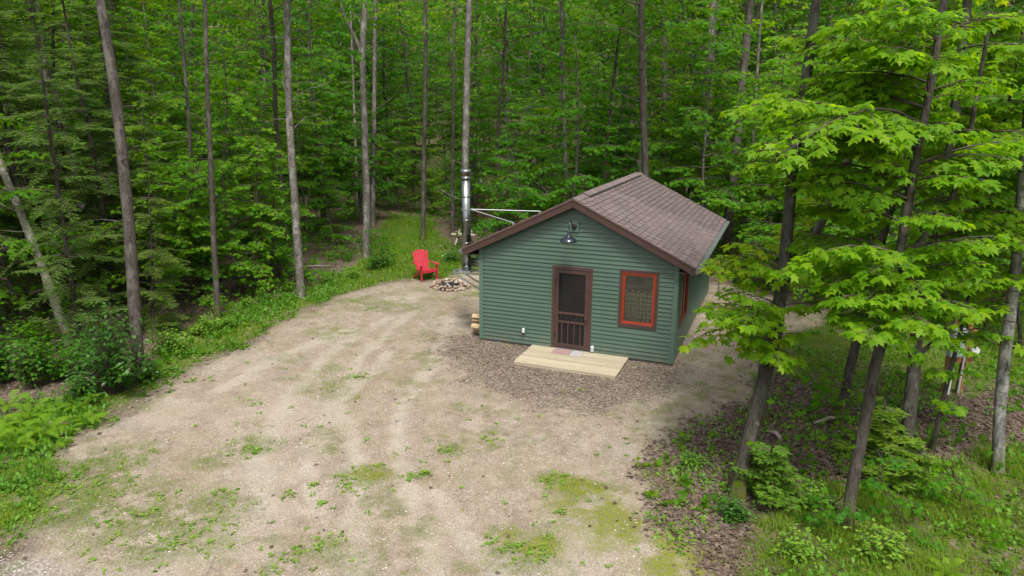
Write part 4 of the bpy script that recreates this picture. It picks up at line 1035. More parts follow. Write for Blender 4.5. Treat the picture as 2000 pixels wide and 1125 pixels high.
def conifer_proto(key, seed, H, r0, bark, Lm, z0=.5, nd=.030):
    r = np.random.default_rng(seed); poly = bend(H, .05, r)
    tm, C_ = trunk_mesh('trunk', poly, r0, .015, 9, seed, dead=8 if H > 3 else 0, seg=.35, z_dead=(.5, 3)); tm.materials.append(M[bark])
    tws = []; NP = []; ND = []
    zz = z0
    while zz < H-.05:
        for w_ in range(r.integers(2, 6) if H > 3 else 8):
            az = r.uniform(0, 6.283); q = (zz-z0)/(H-z0); L_ = max(.25, Lm*(1-q)**.6)*r.uniform(.35, 1.15)
            h = np.array([math.cos(az), math.sin(az), 0]); sd_ = np.array([-h[1], h[0], 0]); n = 7; t = np.linspace(0, 1, n)
            ax = at_z(C_, zz+r.uniform(-.1, .1))[None]+h[None]*(t*L_)[:, None]; ax[:, 2] += (r.uniform(-.1, .45)*t-r.uniform(.25, .6)*t**2+.15*t**4)*L_
            tws.append((ax, np.linspace(.006+.006*L_, .002, n)))
            u = .18
            while u < 1:
                i = min(n-2, int(u*(n-1))); f_ = u*(n-1)-i; o = ax[i]*(1-f_)+ax[i+1]*f_
                for sg in (1, -1):
                    l2 = min(.55, .40*L_)*(1.1-.85*u)*r.uniform(.55, 1.15)+.04; an = r.uniform(.7, 1.1)*sg
                    d = h*math.cos(an)+sd_*math.sin(an); d[2] = r.uniform(-.30, .02)
                    tws.append((np.stack([o, o+d*l2]), np.array([.003, .0015])))
                    m = max(2, int(l2/nd)); k = (np.arange(m)+.7)/m; b = o[None]+d[None]*(k*l2)[:, None]
                    sdd = unit(np.cross(d, [0, 0, 1.]))
                    for g in (1, -1):
                        NP.append(b); ND.append(unit(d)[None]*.75+sdd[None]*g*r.uniform(.6, 1.0, m)[:, None]+np.array([0, 0, 1.])[None]*r.uniform(-.2, .35, m)[:, None])
                u += .075/L_*r.uniform(.8, 1.3)
        zz += r.uniform(.16, .30)*(1 if H > 3 else .35)
    P = np.concatenate(NP); D = unit(np.concatenate(ND)); n = len(P)
    Nn = np.stack([r.normal(0, .4, n), r.normal(0, .4, n), np.ones(n)], 1); X_ = unit(np.cross(D, Nn)); S = r.uniform(.055, .088, n)[:, None]
    V = np.stack([P-X_*.0125, P+X_*.0125, P+D*S], 1).reshape(-1, 3); F = np.arange(3*n).reshape(-1, 3)
    tint = np.clip(r.normal(.45, .2, n)+.0, 0, 1)
    cm = new_mesh('crown', V, [F], {'tint': np.repeat(tint, 3)}); cm.materials.append(M['needle'] if H > 3 else M['needle_bright'])
    fo = Foliage(seed); fo.tw = tws; bm_ = fo.twig_mesh('branches'); bm_.materials.append(M['twig'])
    PROTO[key] = [('trunk', tm), ('crown', cm), ('branches', bm_)]; return n
BK = ['bark_maple', 'bark_grey', 'bark_dark', 'bark_pale', 'bark_maple', 'bark_grey']
for i in range(6): tall_proto(('tall', i), 100+i, [17, 19, 16, 18, 15, 20][i], [.13, .16, .12, .11, .10, .15][i], BK[i], 'leaf_canopy' if i % 2 else 'leaf_forest', [7.5, 9, 6.5, 8.5, 6, 9.5][i])
for i in range(7): under_proto(('under', i), 200+i, [6.5, 7.5, 5.0, 8.5, 4.2, 6.0, 9.5][i], [.05, .06, .035, .065, .03, .045, .07][i], ['bark_maple', 'bark_grey', 'bark_maple', 'bark_pale', 'bark_maple', 'bark_dark', 'bark_grey'][i], ['leaf_forest', 'leaf_forest', 'leaf_forest', 'leaf_canopy', 'leaf_forest', 'leaf_canopy', 'leaf_forest'][i], [1.0, 1.6, .5, 2.4, .4, .8, 3.0][i], Lm=[2.0, 2.3, 1.7, 2.4, 1.5, 2.1, 2.5][i])
for i in range(3): under_proto(('under', 7+i), 240+i, [6.0, 4.5, 7.5][i], [.045, .03, .055][i], 'bark_maple', 'leaf_half_sunlit', [1.2, .5, 1.8][i], Lm=[2.0, 1.6, 2.3][i])  # crowns coloured as if partly sunlit
for i in range(3): under_proto(('sap', i), 260+i, [1.5, 2.2, 1.1][i], .012, 'bark_maple', 'leaf_forest', .25, .115, STAR, [.75, .95, .65][i], .13)
for i in range(3): conifer_proto(('fir', i), 300+i, [9.5, 7.5, 11.0][i], [.10, .085, .12][i], 'bark_dark', [2.5, 2.1, 2.7][i], [.9, .6, 1.6][i])
for i in range(2): conifer_proto(('smallfir', i), 320+i, [1.0, .65][i], .014, 'bark_dark', [.62, .5][i], .06, .022)
def put(name, key, x, y, label, cat, group=None, sc=1.0, rz=None, tilt=(0, 0), sxy=None):
    e = thing(name, label, cat, (x, y, hg(x, y)-.02), 0, group)
    e.rotation_euler = (tilt[0], tilt[1], random.uniform(0, 6.28) if rz is None else rz); e.scale = (sxy or sc, sxy or sc, sc)
    for nm, me in PROTO[key]:
        o = bpy.data.objects.new(nm, me); col.objects.link(o); o.parent = e
        if nm == 'branches': o['kind'] = 'stuff'
    return e

# ------------------------------------------------------------------ trunks that can be told apart (surveyed)
def px_poly(pts, depth0, top, dd=None):
    """a trunk standing at its base depth, followed upwards along its outline, then on to its top"""
    P = []
    for i, q in enumerate(pts):
        d = depth0 + (0 if dd is None else dd[i]); P.append(gp(*q) if i == 0 else dp(q[0], q[1], d))
    P = np.array(P)
    if P[-1][2] < top:
        v = P[-1]-P[-2]; v = v/v[2]; v[:2] = v[:2]*.6; P = np.vstack([P, P[-1]+v*(top-P[-1][2])*.5, P[-1]+v*(top-P[-1][2])])
    return P
def hero(name, label, pts, rpx, bark, top=15., crown=None, seed=1, sides=16, dead=6, group=None, flare=.35, rtop=.35, fork=None, dz=0.0, zd=(2, 8)):
    d0 = gdepth(*pts[0]); P = px_poly(pts, d0, top); b = P[0].copy(); b[2] = 0; r0 = rpx/FOC*d0/2
    e = thing(name, label, 'tree', tuple(b), 0, group)
    tm, C_ = trunk_mesh('trunk', P-b, r0, r0*rtop, sides, seed, flare, .16, dead, .08, zd); tm.materials.append(M[bark])
    link('trunk', tm, None, e)
    if fork is not None:
        Q = np.array([dp(q[0], q[1], d0) for q in fork])-b; fm, _ = trunk_mesh('limb', Q, r0*.55, r0*.3, 10, seed+3, 0, .2, 0); fm.materials.append(M[bark]); link('limb', fm, None, e)
    if crown:
        z0, z1, Lm, leaf, tmpl, size, step = crown
        fo = Foliage(seed); r = fo.r; zz = z0; az = r.uniform(0, 6)
        while zz < z1:
            az += 2.4+r.normal(0, .4); q = (zz-z0)/(z1-z0+.01); fo.spray(at_z(C_, zz), az, Lm*(1-.4*q)*r.uniform(.6, 1.15), r.uniform(.2, .5), .36, .46, .2 if tmpl is not DIAM else .34, .15 if tmpl is not DIAM else .25); zz += step*r.uniform(.6, 1.4)
        A_ = fo.leaf_arrays(size, .34); cm = leaves_mesh('crown', *A_, tmpl, r); cm.materials.append(M[leaf]); link('crown', cm, None, e)
        bm_ = fo.twig_mesh('branches'); bm_.materials.append(M['twig']); link('branches', bm_, None, e)['kind'] = 'stuff'
    return e, C_+b
CAN = (9.5, 16, 2.4, 'leaf_canopy', DIAM, .185, .42)
hero('cherry_tree', 'tall dark scaly-barked tree at the left edge of the clearing', [(272, 742), (256, 500), (246, 380), (226, 190), (196, 0)], 24, 'bark_dark', 16, CAN, 11, 18, 3, rtop=.45, zd=(3, 6))
hero('aspen_tree', 'pale leaning trunk rising to the left among the fir branches', [(136, 672), (100, 570), (72, 495), (30, 390), (-5, 300)], 17, 'bark_pale', 12, (8, 12, 2.2, 'leaf_canopy', DIAM, .185, .3), 12, 14, 3)
hero('maple_tree', 'slim grey-brown trunk with dark gap behind, left of the pale-barked tree', [(426, 626), (418, 480), (412, 330), (404, 150), (400, 0)], 12, 'bark_maple', 15, CAN, 14, 12, 5)
hero('maple_tree', 'thin dark trunk just left of the slim grey-brown trunk', [(408, 582), (392, 470), (376, 350), (366, 200)], 10, 'bark_dark', 12, None, 15, 12, 4)
hero('ash_tree', 'straight light grey trunk at the verge, mid left of the clearing', [(588, 582), (578, 430), (566, 250), (562, 120), (560, 0)], 16, 'bark_grey', 16, CAN, 16, 16, 9, rtop=.6, zd=(4, 9))
hero('ash_tree', 'forked grey trunk with a bare limb, beside the grassy path', [(714, 506), (716, 400), (712, 250), (708, 110), (713, 0)], 15, 'bark_grey', 16, CAN, 17, 14, 6, fork=[(709, 112), (696, 80), (672, 30), (660, -10)], rtop=.6, zd=(5, 9))
hero('maple_tree', 'thinner trunk standing just right behind the forked grey trunk', [(728, 442), (730, 250), (733, 0)], 10, 'bark_grey', 16, CAN, 18, 10, 5, rtop=.6)
hero('maple_tree', 'thin brown trunk at the edge of the wood-chip patch', [(826, 466), (828, 300), (831, 140), (830, 0)], 9.5, 'bark_maple', 16, CAN, 19, 10, 6, rtop=.6)
hero('ash_tree', 'tall pale-topped trunk rising right behind the stovepipe', [(912, 522), (908, 400), (911, 200), (916, 0)], 15, 'bark_grey', 17, CAN, 20, 14, 4, rtop=.65)
hero('aspen_tree', 'thin whitish pole tree beyond the forked grey trunk', [(697, 422), (694, 280), (689, 130)], 7, 'bark_pale', 13, None, 21, 8, 3)
hero('maple_tree', 'dark thin trunk left of the log pile', [(884, 462), (884, 350), (886, 200), (888, 0)], 8, 'bark_dark', 14, None, 22, 8, 4)
hero('maple_tree', 'dark thin trunk in front of the log pile', [(992, 432), (992, 300), (990, 150), (990, 0)], 7, 'bark_dark', 15, None, 23, 8, 4)
hero('maple_tree', 'dark trunk right of the log pile, behind the left roof slope', [(1058, 412), (1060, 250), (1063, 0)], 8, 'bark_dark', 15, CAN, 24, 8, 5)
hero('ash_tree', 'slim pale trunk above the cabin gable', [(1086, 402), (1094, 250), (1106, 0)], 7.5, 'bark_grey', 15, CAN, 25, 8, 5)
hero('maple_tree', 'straight brown trunk right above the roof ridge end', [(1294, 422), (1297, 300), (1298, 150), (1296, 0)], 15, 'bark_maple', 16, CAN, 26, 12, 5, rtop=.7)
hero('ash_tree', 'grey trunk with bare snags behind the far right roof corner', [(1382, 442), (1384, 300), (1388, 120), (1392, 0)], 17, 'bark_grey', 17, CAN, 27, 12, 9, rtop=.7, zd=(3, 10))
hero('maple_tree', 'leaning grey-brown trunk just right of the roof corner', [(1416, 502), (1428, 380), (1446, 200), (1466, 0)], 18, 'bark_maple', 16, CAN, 28, 12, 5, rtop=.7)
hero('maple_tree', 'thin trunk behind the leaning grey-brown trunk', [(1460, 472), (1468, 330), (1478, 150)], 9, 'bark_grey', 13, None, 29, 10, 4)
# the maples on the right, near the camera
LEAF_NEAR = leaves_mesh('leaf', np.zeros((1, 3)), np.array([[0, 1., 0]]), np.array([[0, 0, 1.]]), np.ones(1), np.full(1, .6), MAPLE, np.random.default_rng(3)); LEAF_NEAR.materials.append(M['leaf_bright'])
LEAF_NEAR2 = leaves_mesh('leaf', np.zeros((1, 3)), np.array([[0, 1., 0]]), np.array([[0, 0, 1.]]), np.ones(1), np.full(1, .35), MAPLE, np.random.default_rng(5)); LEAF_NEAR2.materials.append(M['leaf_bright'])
def near_maple(label, pts, rpx, bark, top, plates, auto, seed, fork=None, nleaf=0, size=.132, dd=None, rtop=.4, extra=None):
    """plates: (px, py, depth, width factor): tips of leafy boughs; auto: (z0, z1, step, length, az0, az1)"""
    d0 = gdepth(*pts[0]); P = px_poly(pts, d0, top, dd); b = P[0].copy(); b[2] = 0; r0 = rpx/FOC*d0/2
    e = thing('maple_tree', label, 'tree', tuple(b), 0)
    tm, C_ = trunk_mesh('trunk', P-b, r0, r0*rtop, 18, seed, .35, .12, 0, .10, (1.2, 3)); tm.materials.append(M[bark]); link('trunk', tm, None, e)
    fo = Foliage(seed); r = fo.r
    if fork is not None:
        for fi, (fp, fr, fd) in enumerate(fork):
            Q = np.array([dp(q[0], q[1], d0+fd*i) for i, q in enumerate(fp)])-b; fm, _ = trunk_mesh('limb', Q, r0*fr, r0*fr*.5, 10, seed+fi, 0, .15, 1); fm.materials.append(M[bark]); link('limb', fm, None, e)
    for k_ in range(extra[4] if extra else 0):           # further boughs through the same volume
        qx, qy = r.uniform(extra[0], extra[1]), r.uniform(extra[2], extra[3])
        if qx < (1545 if qy < 120 else 1455 if qy < 340 else 1570 if qy < 440 else 1510): continue
        plates = plates+[(qx, qy, r.uniform(d0-1.3, d0+1.8), r.uniform(.38, .55))]
    for (qx, qy, dpt, wf) in plates:
        if (1800 < qx < 1915 and 620 < qy < 715) or (seed == 45 and qx > 1800 and 600 < qy < 870) or (len(plates) > 30 and r.random() < .33): continue
        tip = dp(qx, qy, dpt)-b
        cand = [c for c in C_ if c[2] < tip[2]+.5 and c[2] > tip[2]-1.2]
        if not cand: cand = [C_[-1]]
        s_ = min(cand, key=lambda c: np.hypot(c[0]-tip[0], c[1]-tip[1])+.5*abs(c[2]-(tip[2]-.15)))
        h = tip-s_; L_ = math.hypot(h[0], h[1]); 
        if L_ < .4: continue
        fo.spray(s_, math.atan2(h[1], h[0]), L_, h[2]/L_+.32, .32, wf, .145, .130, max(.15, 1-(1.0 if seed == 45 and qx > 1915 and qy > 600 else 2.4)/L_), 1.1)
    if auto:
        zz = auto[0]; az = r.uniform(*auto[4:6])
        while zz < auto[1]:
            az = r.uniform(*auto[4:6]); fo.spray(at_z(C_, zz), az, auto[3]*r.uniform(.55, 1.15), r.uniform(.1, .45), .34, .48, .13, .115, .22, 1.1); zz += auto[2]*r.uniform(.6, 1.4)
    P_, D, Nn, S, T = fo.leaf_arrays(size, .30); 
    camd = np.linalg.norm(P_+b-CAM, axis=1); order = np.argsort(camd); sel = np.zeros(len(P_), bool); sel[order[:nleaf]] = True
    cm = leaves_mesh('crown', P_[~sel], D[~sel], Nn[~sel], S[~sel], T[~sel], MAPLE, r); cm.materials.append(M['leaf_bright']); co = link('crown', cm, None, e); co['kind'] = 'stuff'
    bm_ = fo.twig_mesh('branches', 4); bm_.materials.append(M['twig']); link('branches', bm_, None, e)['kind'] = 'stuff'
    D = unit(D); X_ = unit(np.cross(D, Nn)); Nz = np.cross(X_, D)
    for i in np.where(sel)[0]:
        o = bpy.data.objects.new('leaf', LEAF_NEAR if i % 3 else LEAF_NEAR2); col.objects.link(o); o.parent = e
        o.matrix_local = Matrix([[X_[i][k]*S[i], D[i][k]*S[i], Nz[i][k]*S[i], P_[i][k]] for k in range(3)]+[[0, 0, 0, 1]])
    return len(P_)
nl = []
nl.append(near_maple('leaning maple with moss at its foot, nearest the cabin of the right-hand trees', [(1440, 967), (1462, 860), (1490, 750), (1514, 655), (1528, 540), (1540, 430), (1550, 320), (1572, 170), (1592, 20)], 28, 'bark_moss', 12,
    [(1380, 500, 11.2, .45), (1440, 500, 11.0, .45), (1460, 590, 10.0, .45), (1352, 628, 10.9, .5), (1368, 610, 10.5, .5), (1400, 640, 10.2, .5), (1392, 585, 11.3, .5), (1430, 600, 10.4, .45), (1412, 480, 11.6, .4), (1425, 470, 11.2, .4), (1470, 668, 10.0, .5), (1570, 655, 10.1, .5), (1510, 690, 9.9, .5), (1600, 600, 10.2, .5), (1455, 545, 11.0, .45), (1480, 520, 10.2, .45), (1560, 690, 10.0, .5), (1445, 625, 9.8, .5), (1420, 560, 11.6, .4)],
    (9.0, 12, .8, 1.8, 0, 6.28), 41, None, 230))
nl.append(near_maple('knobbly slim maple in the right foreground grass', [(1652, 1032), (1668, 930), (1688, 830), (1700, 770), (1706, 728), (1724, 660), (1742, 590), (1762, 470), (1790, 300), (1815, 180), (1838, 40)], 23, 'bark_maple', 11,
    [(1500, 230, 10.8, .5), (1580, 150, 10.6, .5), (1620, 330, 10.2, .5), (1540, 300, 10.4, .5), (1660, 120, 10.4, .5), (1700, 320, 9.6, .5), (1820, 380, 9.2, .5), (1880, 340, 9.4, .5), (1960, 220, 9.0, .5), (1830, 120, 9.6, .5), (1940, 440, 9.2, .5), (1990, 500, 9.0, .5), (1720, 580, 8.8, .5), (1840, 580, 8.7, .5), (1600, 410, 10.4, .5), (1680, 20, 10.4, .5), (1780, 20, 10.2, .5), (1455, 195, 11.2, .45), (1448, 270, 11.4, .45), (1480, 160, 11.0, .45), (1520, 110, 11.2, .45), (1540, 60, 11.6, .4), (1470, 320, 11.2, .45), (1560, 260, 10.6, .45), (1600, 190, 10.4, .45), (1520, 330, 10.8, .45), (1600, 90, 10.8, .45), (1660, 40, 10.8, .45), (1560, 390, 10.8, .45), (1640, 280, 10.0, .45),
     (1560, 500, 10.6, .5), (1600, 470, 10.4, .5), (1630, 540, 9.2, .5), (1660, 600, 8.9, .5), (1720, 650, 8.6, .5), (1790, 645, 8.6, .5), (1860, 640, 8.6, .5), (1900, 600, 8.9, .5), (1800, 560, 8.8, .5), (1700, 540, 9.0, .5), (1930, 530, 9.2, .5), (1640, 620, 9.2, .5), (1760, 510, 8.9, .5), (1850, 480, 9.2, .5),
     (1850, 280, 9.4, .45), (1930, 260, 9.2, .45), (1990, 300, 9.2, .45), (1900, 180, 9.6, .45), (1760, 150, 9.8, .45), (1980, 150, 9.4, .45), (1740, 60, 10.2, .4), (1900, 60, 9.8, .4), (1980, 40, 9.6, .4), (1700, 220, 9.6, .45), (1800, 230, 9.2, .45), (1950, 350, 9.0, .45)],
    (8.2, 10.5, .8, 1.6, 0, 6.28), 42, [([(1742, 590), (1775, 500), (1840, 420), (1880, 330), (1905, 200), (1930, 60)], .6, .05)], 260, extra=(1450, 2010, -20, 540, 60)))
nl.append(near_maple('double-stemmed maple behind the leaning mossy one', [(1490, 826), (1490, 740), (1500, 640), (1540, 540), (1600, 445), (1664, 298), (1712, 196), (1780, 40)], 19, 'bark_maple', 12,
    [(1560, 420, 13.6, .45), (1620, 380, 13.2, .45), (1500, 470, 13.5, .45), (1680, 400, 13.0, .45), (1590, 330, 13.6, .45), (1740, 330, 13.0, .45), (1650, 470, 12.6, .45), (1580, 540, 12.8, .45)], (3.4, 8.5, .50, 2.2, -2.2, 2.6), 43, None, 0, .132))
nl.append(near_maple('dark maple with a pale exposed root beside the leaf litter', [(1640, 822), (1658, 730), (1680, 640), (1706, 540), (1736, 420), (1790, 250), (1850, 60)], 18, 'bark_maple', 12,
    [(1620, 560, 13.0, .45), (1700, 500, 12.6, .45), (1600, 520, 13.6, .45), (1760, 560, 12.4, .45), (1690, 440, 13.4, .45), (1810, 470, 12.8, .45)], (3.2, 8.0, .50, 2.2, -2.0, 2.6), 44, None, 0, .132))
nl.append(near_maple('stout mossy-footed maple right of the knobbly slim one', [(1766, 907), (1778, 790), (1788, 680), (1800, 560), (1830, 430), (1856, 300), (1872, 160), (1890, 0)], 25, 'bark_moss', 13,
    [(1955, 700, 10.0, .5), (1980, 620, 9.8, .5), (1940, 840, 10.4, .5), (1995, 760, 10, .5), (1960, 660, 10.2, .5), (1880, 720, 10.8, .5), (1930, 680, 10.6, .5), (1850, 640, 11.0, .5), (1980, 640, 10.6, .5), (1900, 560, 11.2, .5), (1990, 560, 10.8, .5), (1960, 740, 10.6, .5), (1985, 690, 10.2, .5), (1880, 450, 11.6, .5), (1960, 440, 11.2, .5), (1940, 800, 10.6, .5), (1900, 780, 11, .5), (1990, 800, 10.4, .5)], (3.2, 8.0, .45, 2.2, -1.8, 2.8), 45, [([(1788, 700), (1850, 640), (1900, 560), (1940, 430)], .35, .0)], 200, extra=(1680, 2010, 0, 560, 22)))
nl.append(near_maple('thin young tree between the stout maple and the birch', [(1820, 882), (1842, 780), (1868, 680), (1886, 600), (1920, 440), (1960, 250)], 9, 'bark_dark', 8, [(1900, 700, 11.4, .5), (1960, 660, 11.2, .5), (1830, 720, 11.6, .5), (1940, 610, 11.4, .5), (1860, 790, 11.4, .5)], (3.0, 7.0, .30, 1.6, 0, 6.28), 46, None, 0))
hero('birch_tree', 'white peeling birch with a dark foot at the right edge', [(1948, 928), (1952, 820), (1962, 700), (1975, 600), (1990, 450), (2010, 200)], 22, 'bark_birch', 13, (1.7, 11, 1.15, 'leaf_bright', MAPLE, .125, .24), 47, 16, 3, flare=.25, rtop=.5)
# ------------------------------------------------------------------ firs on the left
for (q, k_, lab, s_) in (((160, 692), 0, 'feathery fir with a straight trunk at the left, branches reaching to the clearing', 1.0), ((300, 647), 1, 'small-trunked fir just right behind the dark scaly-barked tree', .62), ((10, 610), 2, 'big fir in the left corner behind the ferns', 1.0), ((220, 600), 2, 'fir standing deeper behind the dark scaly-barked tree', .9), ((95, 560), 1, 'fir in the shade beyond the pale leaning trunk', 1.25)):
    p_ = gp(*q); put('fir_tree', ('fir', k_), p_[0], p_[1], lab, 'tree', None, s_, None, (0, 0), s_*(.62 if k_ == 0 else .9))
# small firs and seedlings on the right
for (q, k_, lab, s_) in (((1528, 975), 0, 'knee-high bushy young fir in the leaf litter, nearest the leaning maple', 1.0), ((1690, 895), 0, 'young fir behind the knobbly slim maple', 1.05), ((1740, 935), 1, 'low fir seedling in shade by the mossy-footed maple', 1.2)):
    p_ = gp(*q); put('young_fir', ('smallfir', k_), p_[0], p_[1], lab, 'sapling', None, s_)
for i_, (q, k_, lab, s_) in enumerate((((1800, 1045), 0, 'maple seedling in the grass right of the knobbly slim maple', .75), ((1620, 1015), 2, 'maple seedling at the left foot of the knobbly slim maple', .7), ((1690, 840), 2, 'maple seedling in front of the exposed root', .8), ((1880, 980), 2, 'maple seedling below the birch', .8), ((745, 520), 1, 'bushy sapling at the foot of the forked grey trunk', .8), ((665, 505), 0, 'leafy sapling left of the forked grey trunk', .9))):
    p_ = gp(*q); put('maple_sapling', ('sap', k_), p_[0], p_[1], lab, 'sapling', None, s_)

# ------------------------------------------------------------------ the rest of the forest
placed = []
def ok(x, y, dmin):
    return all((x-a)**2+(y-b)**2 > dmin*dmin for a, b in placed)
def to_px(x, y, z):
    d = np.array([x, y, z])-CAM; w_ = d@_f; return 1000+FOC*(d@_r)/w_, 562.5-FOC*(d@_u)/w_, w_
OPEN = [DIRT, MEADOW, CHIPS]
def free(x, y, margin):
    xa, ya = np.array([x]), np.array([y])
    if any(polydist(xa, ya, p_)[0] > -margin for p_ in OPEN): return False
    if polydist(xa, ya, RMEADOW)[0] > -.3 or polydist(xa, ya, RGRASS)[0] > -.3 or polydist(xa, ya, [(5, -4), (9.5, -4), (10, 3), (6, 3)])[0] > 0: return False
    if -1.2 < x < 6.2 and -3 < y < 9.2: return False
    if math.hypot(x-gp(985, 437)[0], y-gp(985, 437)[1]) < 2.0: return False
    return True
cnt = {'tall': 0, 'under': 0, 'sap': 0}
def scatter(n, dlo, dhi, fn, dmin, margin, pxr=(-180, 2180)):
    k = 0; tries = 0
    while k < n and tries < n*60:
        tries += 1
        w_ = math.sqrt(random.uniform(dlo**2, dhi**2)); px = random.uniform(*pxr); lat = (px-1000)/FOC*w_
        x = CAM[0]-math.sin(YAW)*w_+math.cos(YAW)*lat; y = CAM[1]+math.cos(YAW)*w_+math.sin(YAW)*lat
        if not free(x, y, margin) or not ok(x, y, dmin): continue
        if fn is f_tall and px > 1500 and w_ < 42: continue
        if math.hypot(x-CAM[0], y-CAM[1]) < 10: continue
        placed.append((x, y)); fn(x, y, w_); k += 1
ZONES = [(-9999, 'at the far left picture edge'), (120, 'behind the left firs'), (250, 'behind the dark scaly-barked tree'), (360, 'behind the slim grey-brown trunk'), (470, 'left of the straight light grey trunk'), (590, 'right behind the straight light grey trunk'), (680, 'around the forked grey trunk'), (770, 'beyond the grassy path'), (870, 'behind the stovepipe'), (960, 'behind the log pile'), (1070, 'above the left roof slope'), (1180, 'above the roof ridge'), (1290, 'above the right roof slope'), (1400, 'behind the roof corner'), (1500, 'behind the leaning mossy maple'), (1620, 'behind the double-stemmed maple'), (1750, 'behind the knobbly slim maple'), (1880, 'behind the utility post'), (1990, 'at the far right picture edge')]
def zone(x, y):
    px = to_px(x, y, 3.0)[0]; return [z_ for (a, z_) in ZONES if px >= a][-1]
def depth_word(w_): return 'near' if w_ < 30 else ('middle' if w_ < 46 else 'far')
def f_tall(x, y, w_):
    k = random.choice([0, 1, 2, 3, 4, 5]); bk = ['brown', 'grey', 'dark', 'pale', 'brown', 'grey'][k]; z_ = zone(x, y); dw = depth_word(w_)
    put('forest_tree', ('tall', k), x, y, 'tall %s-barked tree, %s woods, %s' % (bk, dw, z_), 'tree', 'tall trees in the %s woods %s' % (dw, z_), random.uniform(.85, 1.15), None, (random.gauss(0, .03), random.gauss(0, .03)), random.uniform(.7, 1.1))
def f_under(x, y, w_, k=None, s_=None):
    px_ = to_px(x, y, 3)[0]; k = (random.randrange(7) if random.random() > (.18 if px_ < 1480 else .75) else random.randrange(7, 10)) if k is None else k  # more crowns in the sunlit leaf colour towards the right
    if s_ is None and w_ > 30 and k in (0, 2, 4, 5, 7, 8): k = {0: 1, 2: 3, 4: 6, 5: 3, 7: 9, 8: 9}[k]
    z_ = zone(x, y); dw = depth_word(w_); sz = ['middling', 'big', 'small', 'big', 'small', 'middling', 'big', 'bright', 'bright', 'bright'][k]
    put('understory_maple', ('under', k), x, y, '%s leafy maple, %s understory, %s' % (sz, dw, z_), 'tree', 'understory maples in the %s woods %s' % (dw, z_), s_ or random.uniform(.8, 1.2), None, (random.gauss(0, .04), random.gauss(0, .04)))
def f_sap(x, y, w_):
    z_ = zone(x, y); put('understory_sapling', ('sap', random.randrange(3)), x, y, 'low leafy sapling on the forest floor '+z_, 'sapling', 'saplings on the forest floor '+z_, random.uniform(.7, 1.4))
def f_fir(x, y, w_):
    k = random.randrange(3); z_ = zone(x, y); put('fir_tree', ('fir', k), x, y, 'shaded %s fir in the woods %s' % (['middling', 'small', 'big'][k], z_), 'tree', 'shaded firs in the woods '+z_, random.uniform(.7, 1.1))
# edge of the forest, left and behind
for q, k_, s_ in (((1560, 602), 9, .85), ((1690, 600), 9, .95), ((1790, 610), 7, .9), ((1925, 640), 9, .85), ((1995, 690), 9, .9), ((1880, 590), 9, 1.0), ((1600, 560), 7, 1.0), ((368, 588), 7, .75), ((500, 574), 9, .7), ((445, 590), 8, .8), ((552, 560), 2, .95), ((330, 600), 7, .8), ((290, 610), 9, .8), ((345, 570), 7, .9), ((390, 545), 4, 1.0), ((470, 560), 9, 1.0), ((510, 545), 0, .85), ((545, 500), 5, .9), ((640, 470), 8, .85), ((600, 455), 3, .9), ((455, 500), 6, .9), ((330, 520), 3, 1.0), ((780, 410), 1, .9), ((850, 420), 5, .95), ((930, 420), 2, 1.1), ((1010, 405), 4, 1.3), ((1120, 420), 8, .9), ((1180, 430), 7, 1.0), ((1230, 425), 5, 1.0), ((1340, 430), 2, 1.2), ((1360, 420), 6, .9), ((1440, 455), 2, 1.1), ((1500, 520), 8, 1.0), ((1540, 500), 7, 1.0), ((1590, 540), 9, 1.0), ((1640, 520), 9, .95), ((1700, 560), 9, 1.1), ((1760, 540), 7, 1.0), ((1850, 600), 8, 1.0), ((1900, 560), 9, 1.0), ((1980, 600), 7, 1.0), ((2060, 640), 8, .9), ((1300, 440), 4, 1.3)):
    p_ = gp(*q); placed.append((p_[0], p_[1])); f_under(p_[0], p_[1], gdepth(*q), k_, s_)
scatter(5, 18, 28, f_fir, 1.8, 1.6, (-150, 330))
scatter(14, 18, 34, f_under, 1.3, .6, (1520, 2150))
scatter(28, 17, 30, f_under, 1.5, .9)
scatter(110, 30, 46, f_under, 1.2, .8)
scatter(95, 46, 75, f_under, 1.5, .8, (-100, 2100))
scatter(14, 22, 34, f_tall, 1.8, 1.5)
scatter(55, 34, 52, f_tall, 1.5, 1.0)
scatter(90, 52, 85, f_tall, 1.6, 1.0, (-100, 2100))
scatter(50, 16, 32, f_sap, .7, .5)
# the woods farther off close into one mass
r = np.random.default_rng(900); n = 70000
az = r.uniform(-.95, .95, n)+YAW; rd = r.uniform(84, 112, n); x = CAM[0]-np.sin(az)*rd; y = CAM[1]+np.cos(az)*rd
clump = fbm(x, y, .16, 7); k = r.random(n) < smooth(.25, .6, clump+.1); x, y = x[k], y[k]; n = len(x)
zz = h_ground(x, y)+r.uniform(0, 1, n)**.8*22
D = np.stack([r.normal(0, 1, n), r.normal(0, 1, n), r.normal(-.3, .4, n)], 1); Nn = np.stack([r.normal(0, .6, n), r.normal(0, .6, n), np.ones(n)], 1)
o = link('far_wood', leaves_mesh('far_wood', np.stack([x, y, zz], 1), D, Nn, r.uniform(.5, 1.0, n), np.clip(r.normal(.45, .2, n), 0, 1), DIAM, r), M['leaf_canopy']); tag(o, 'green mass of far woods closing the view', 'woods', None, 'stuff')

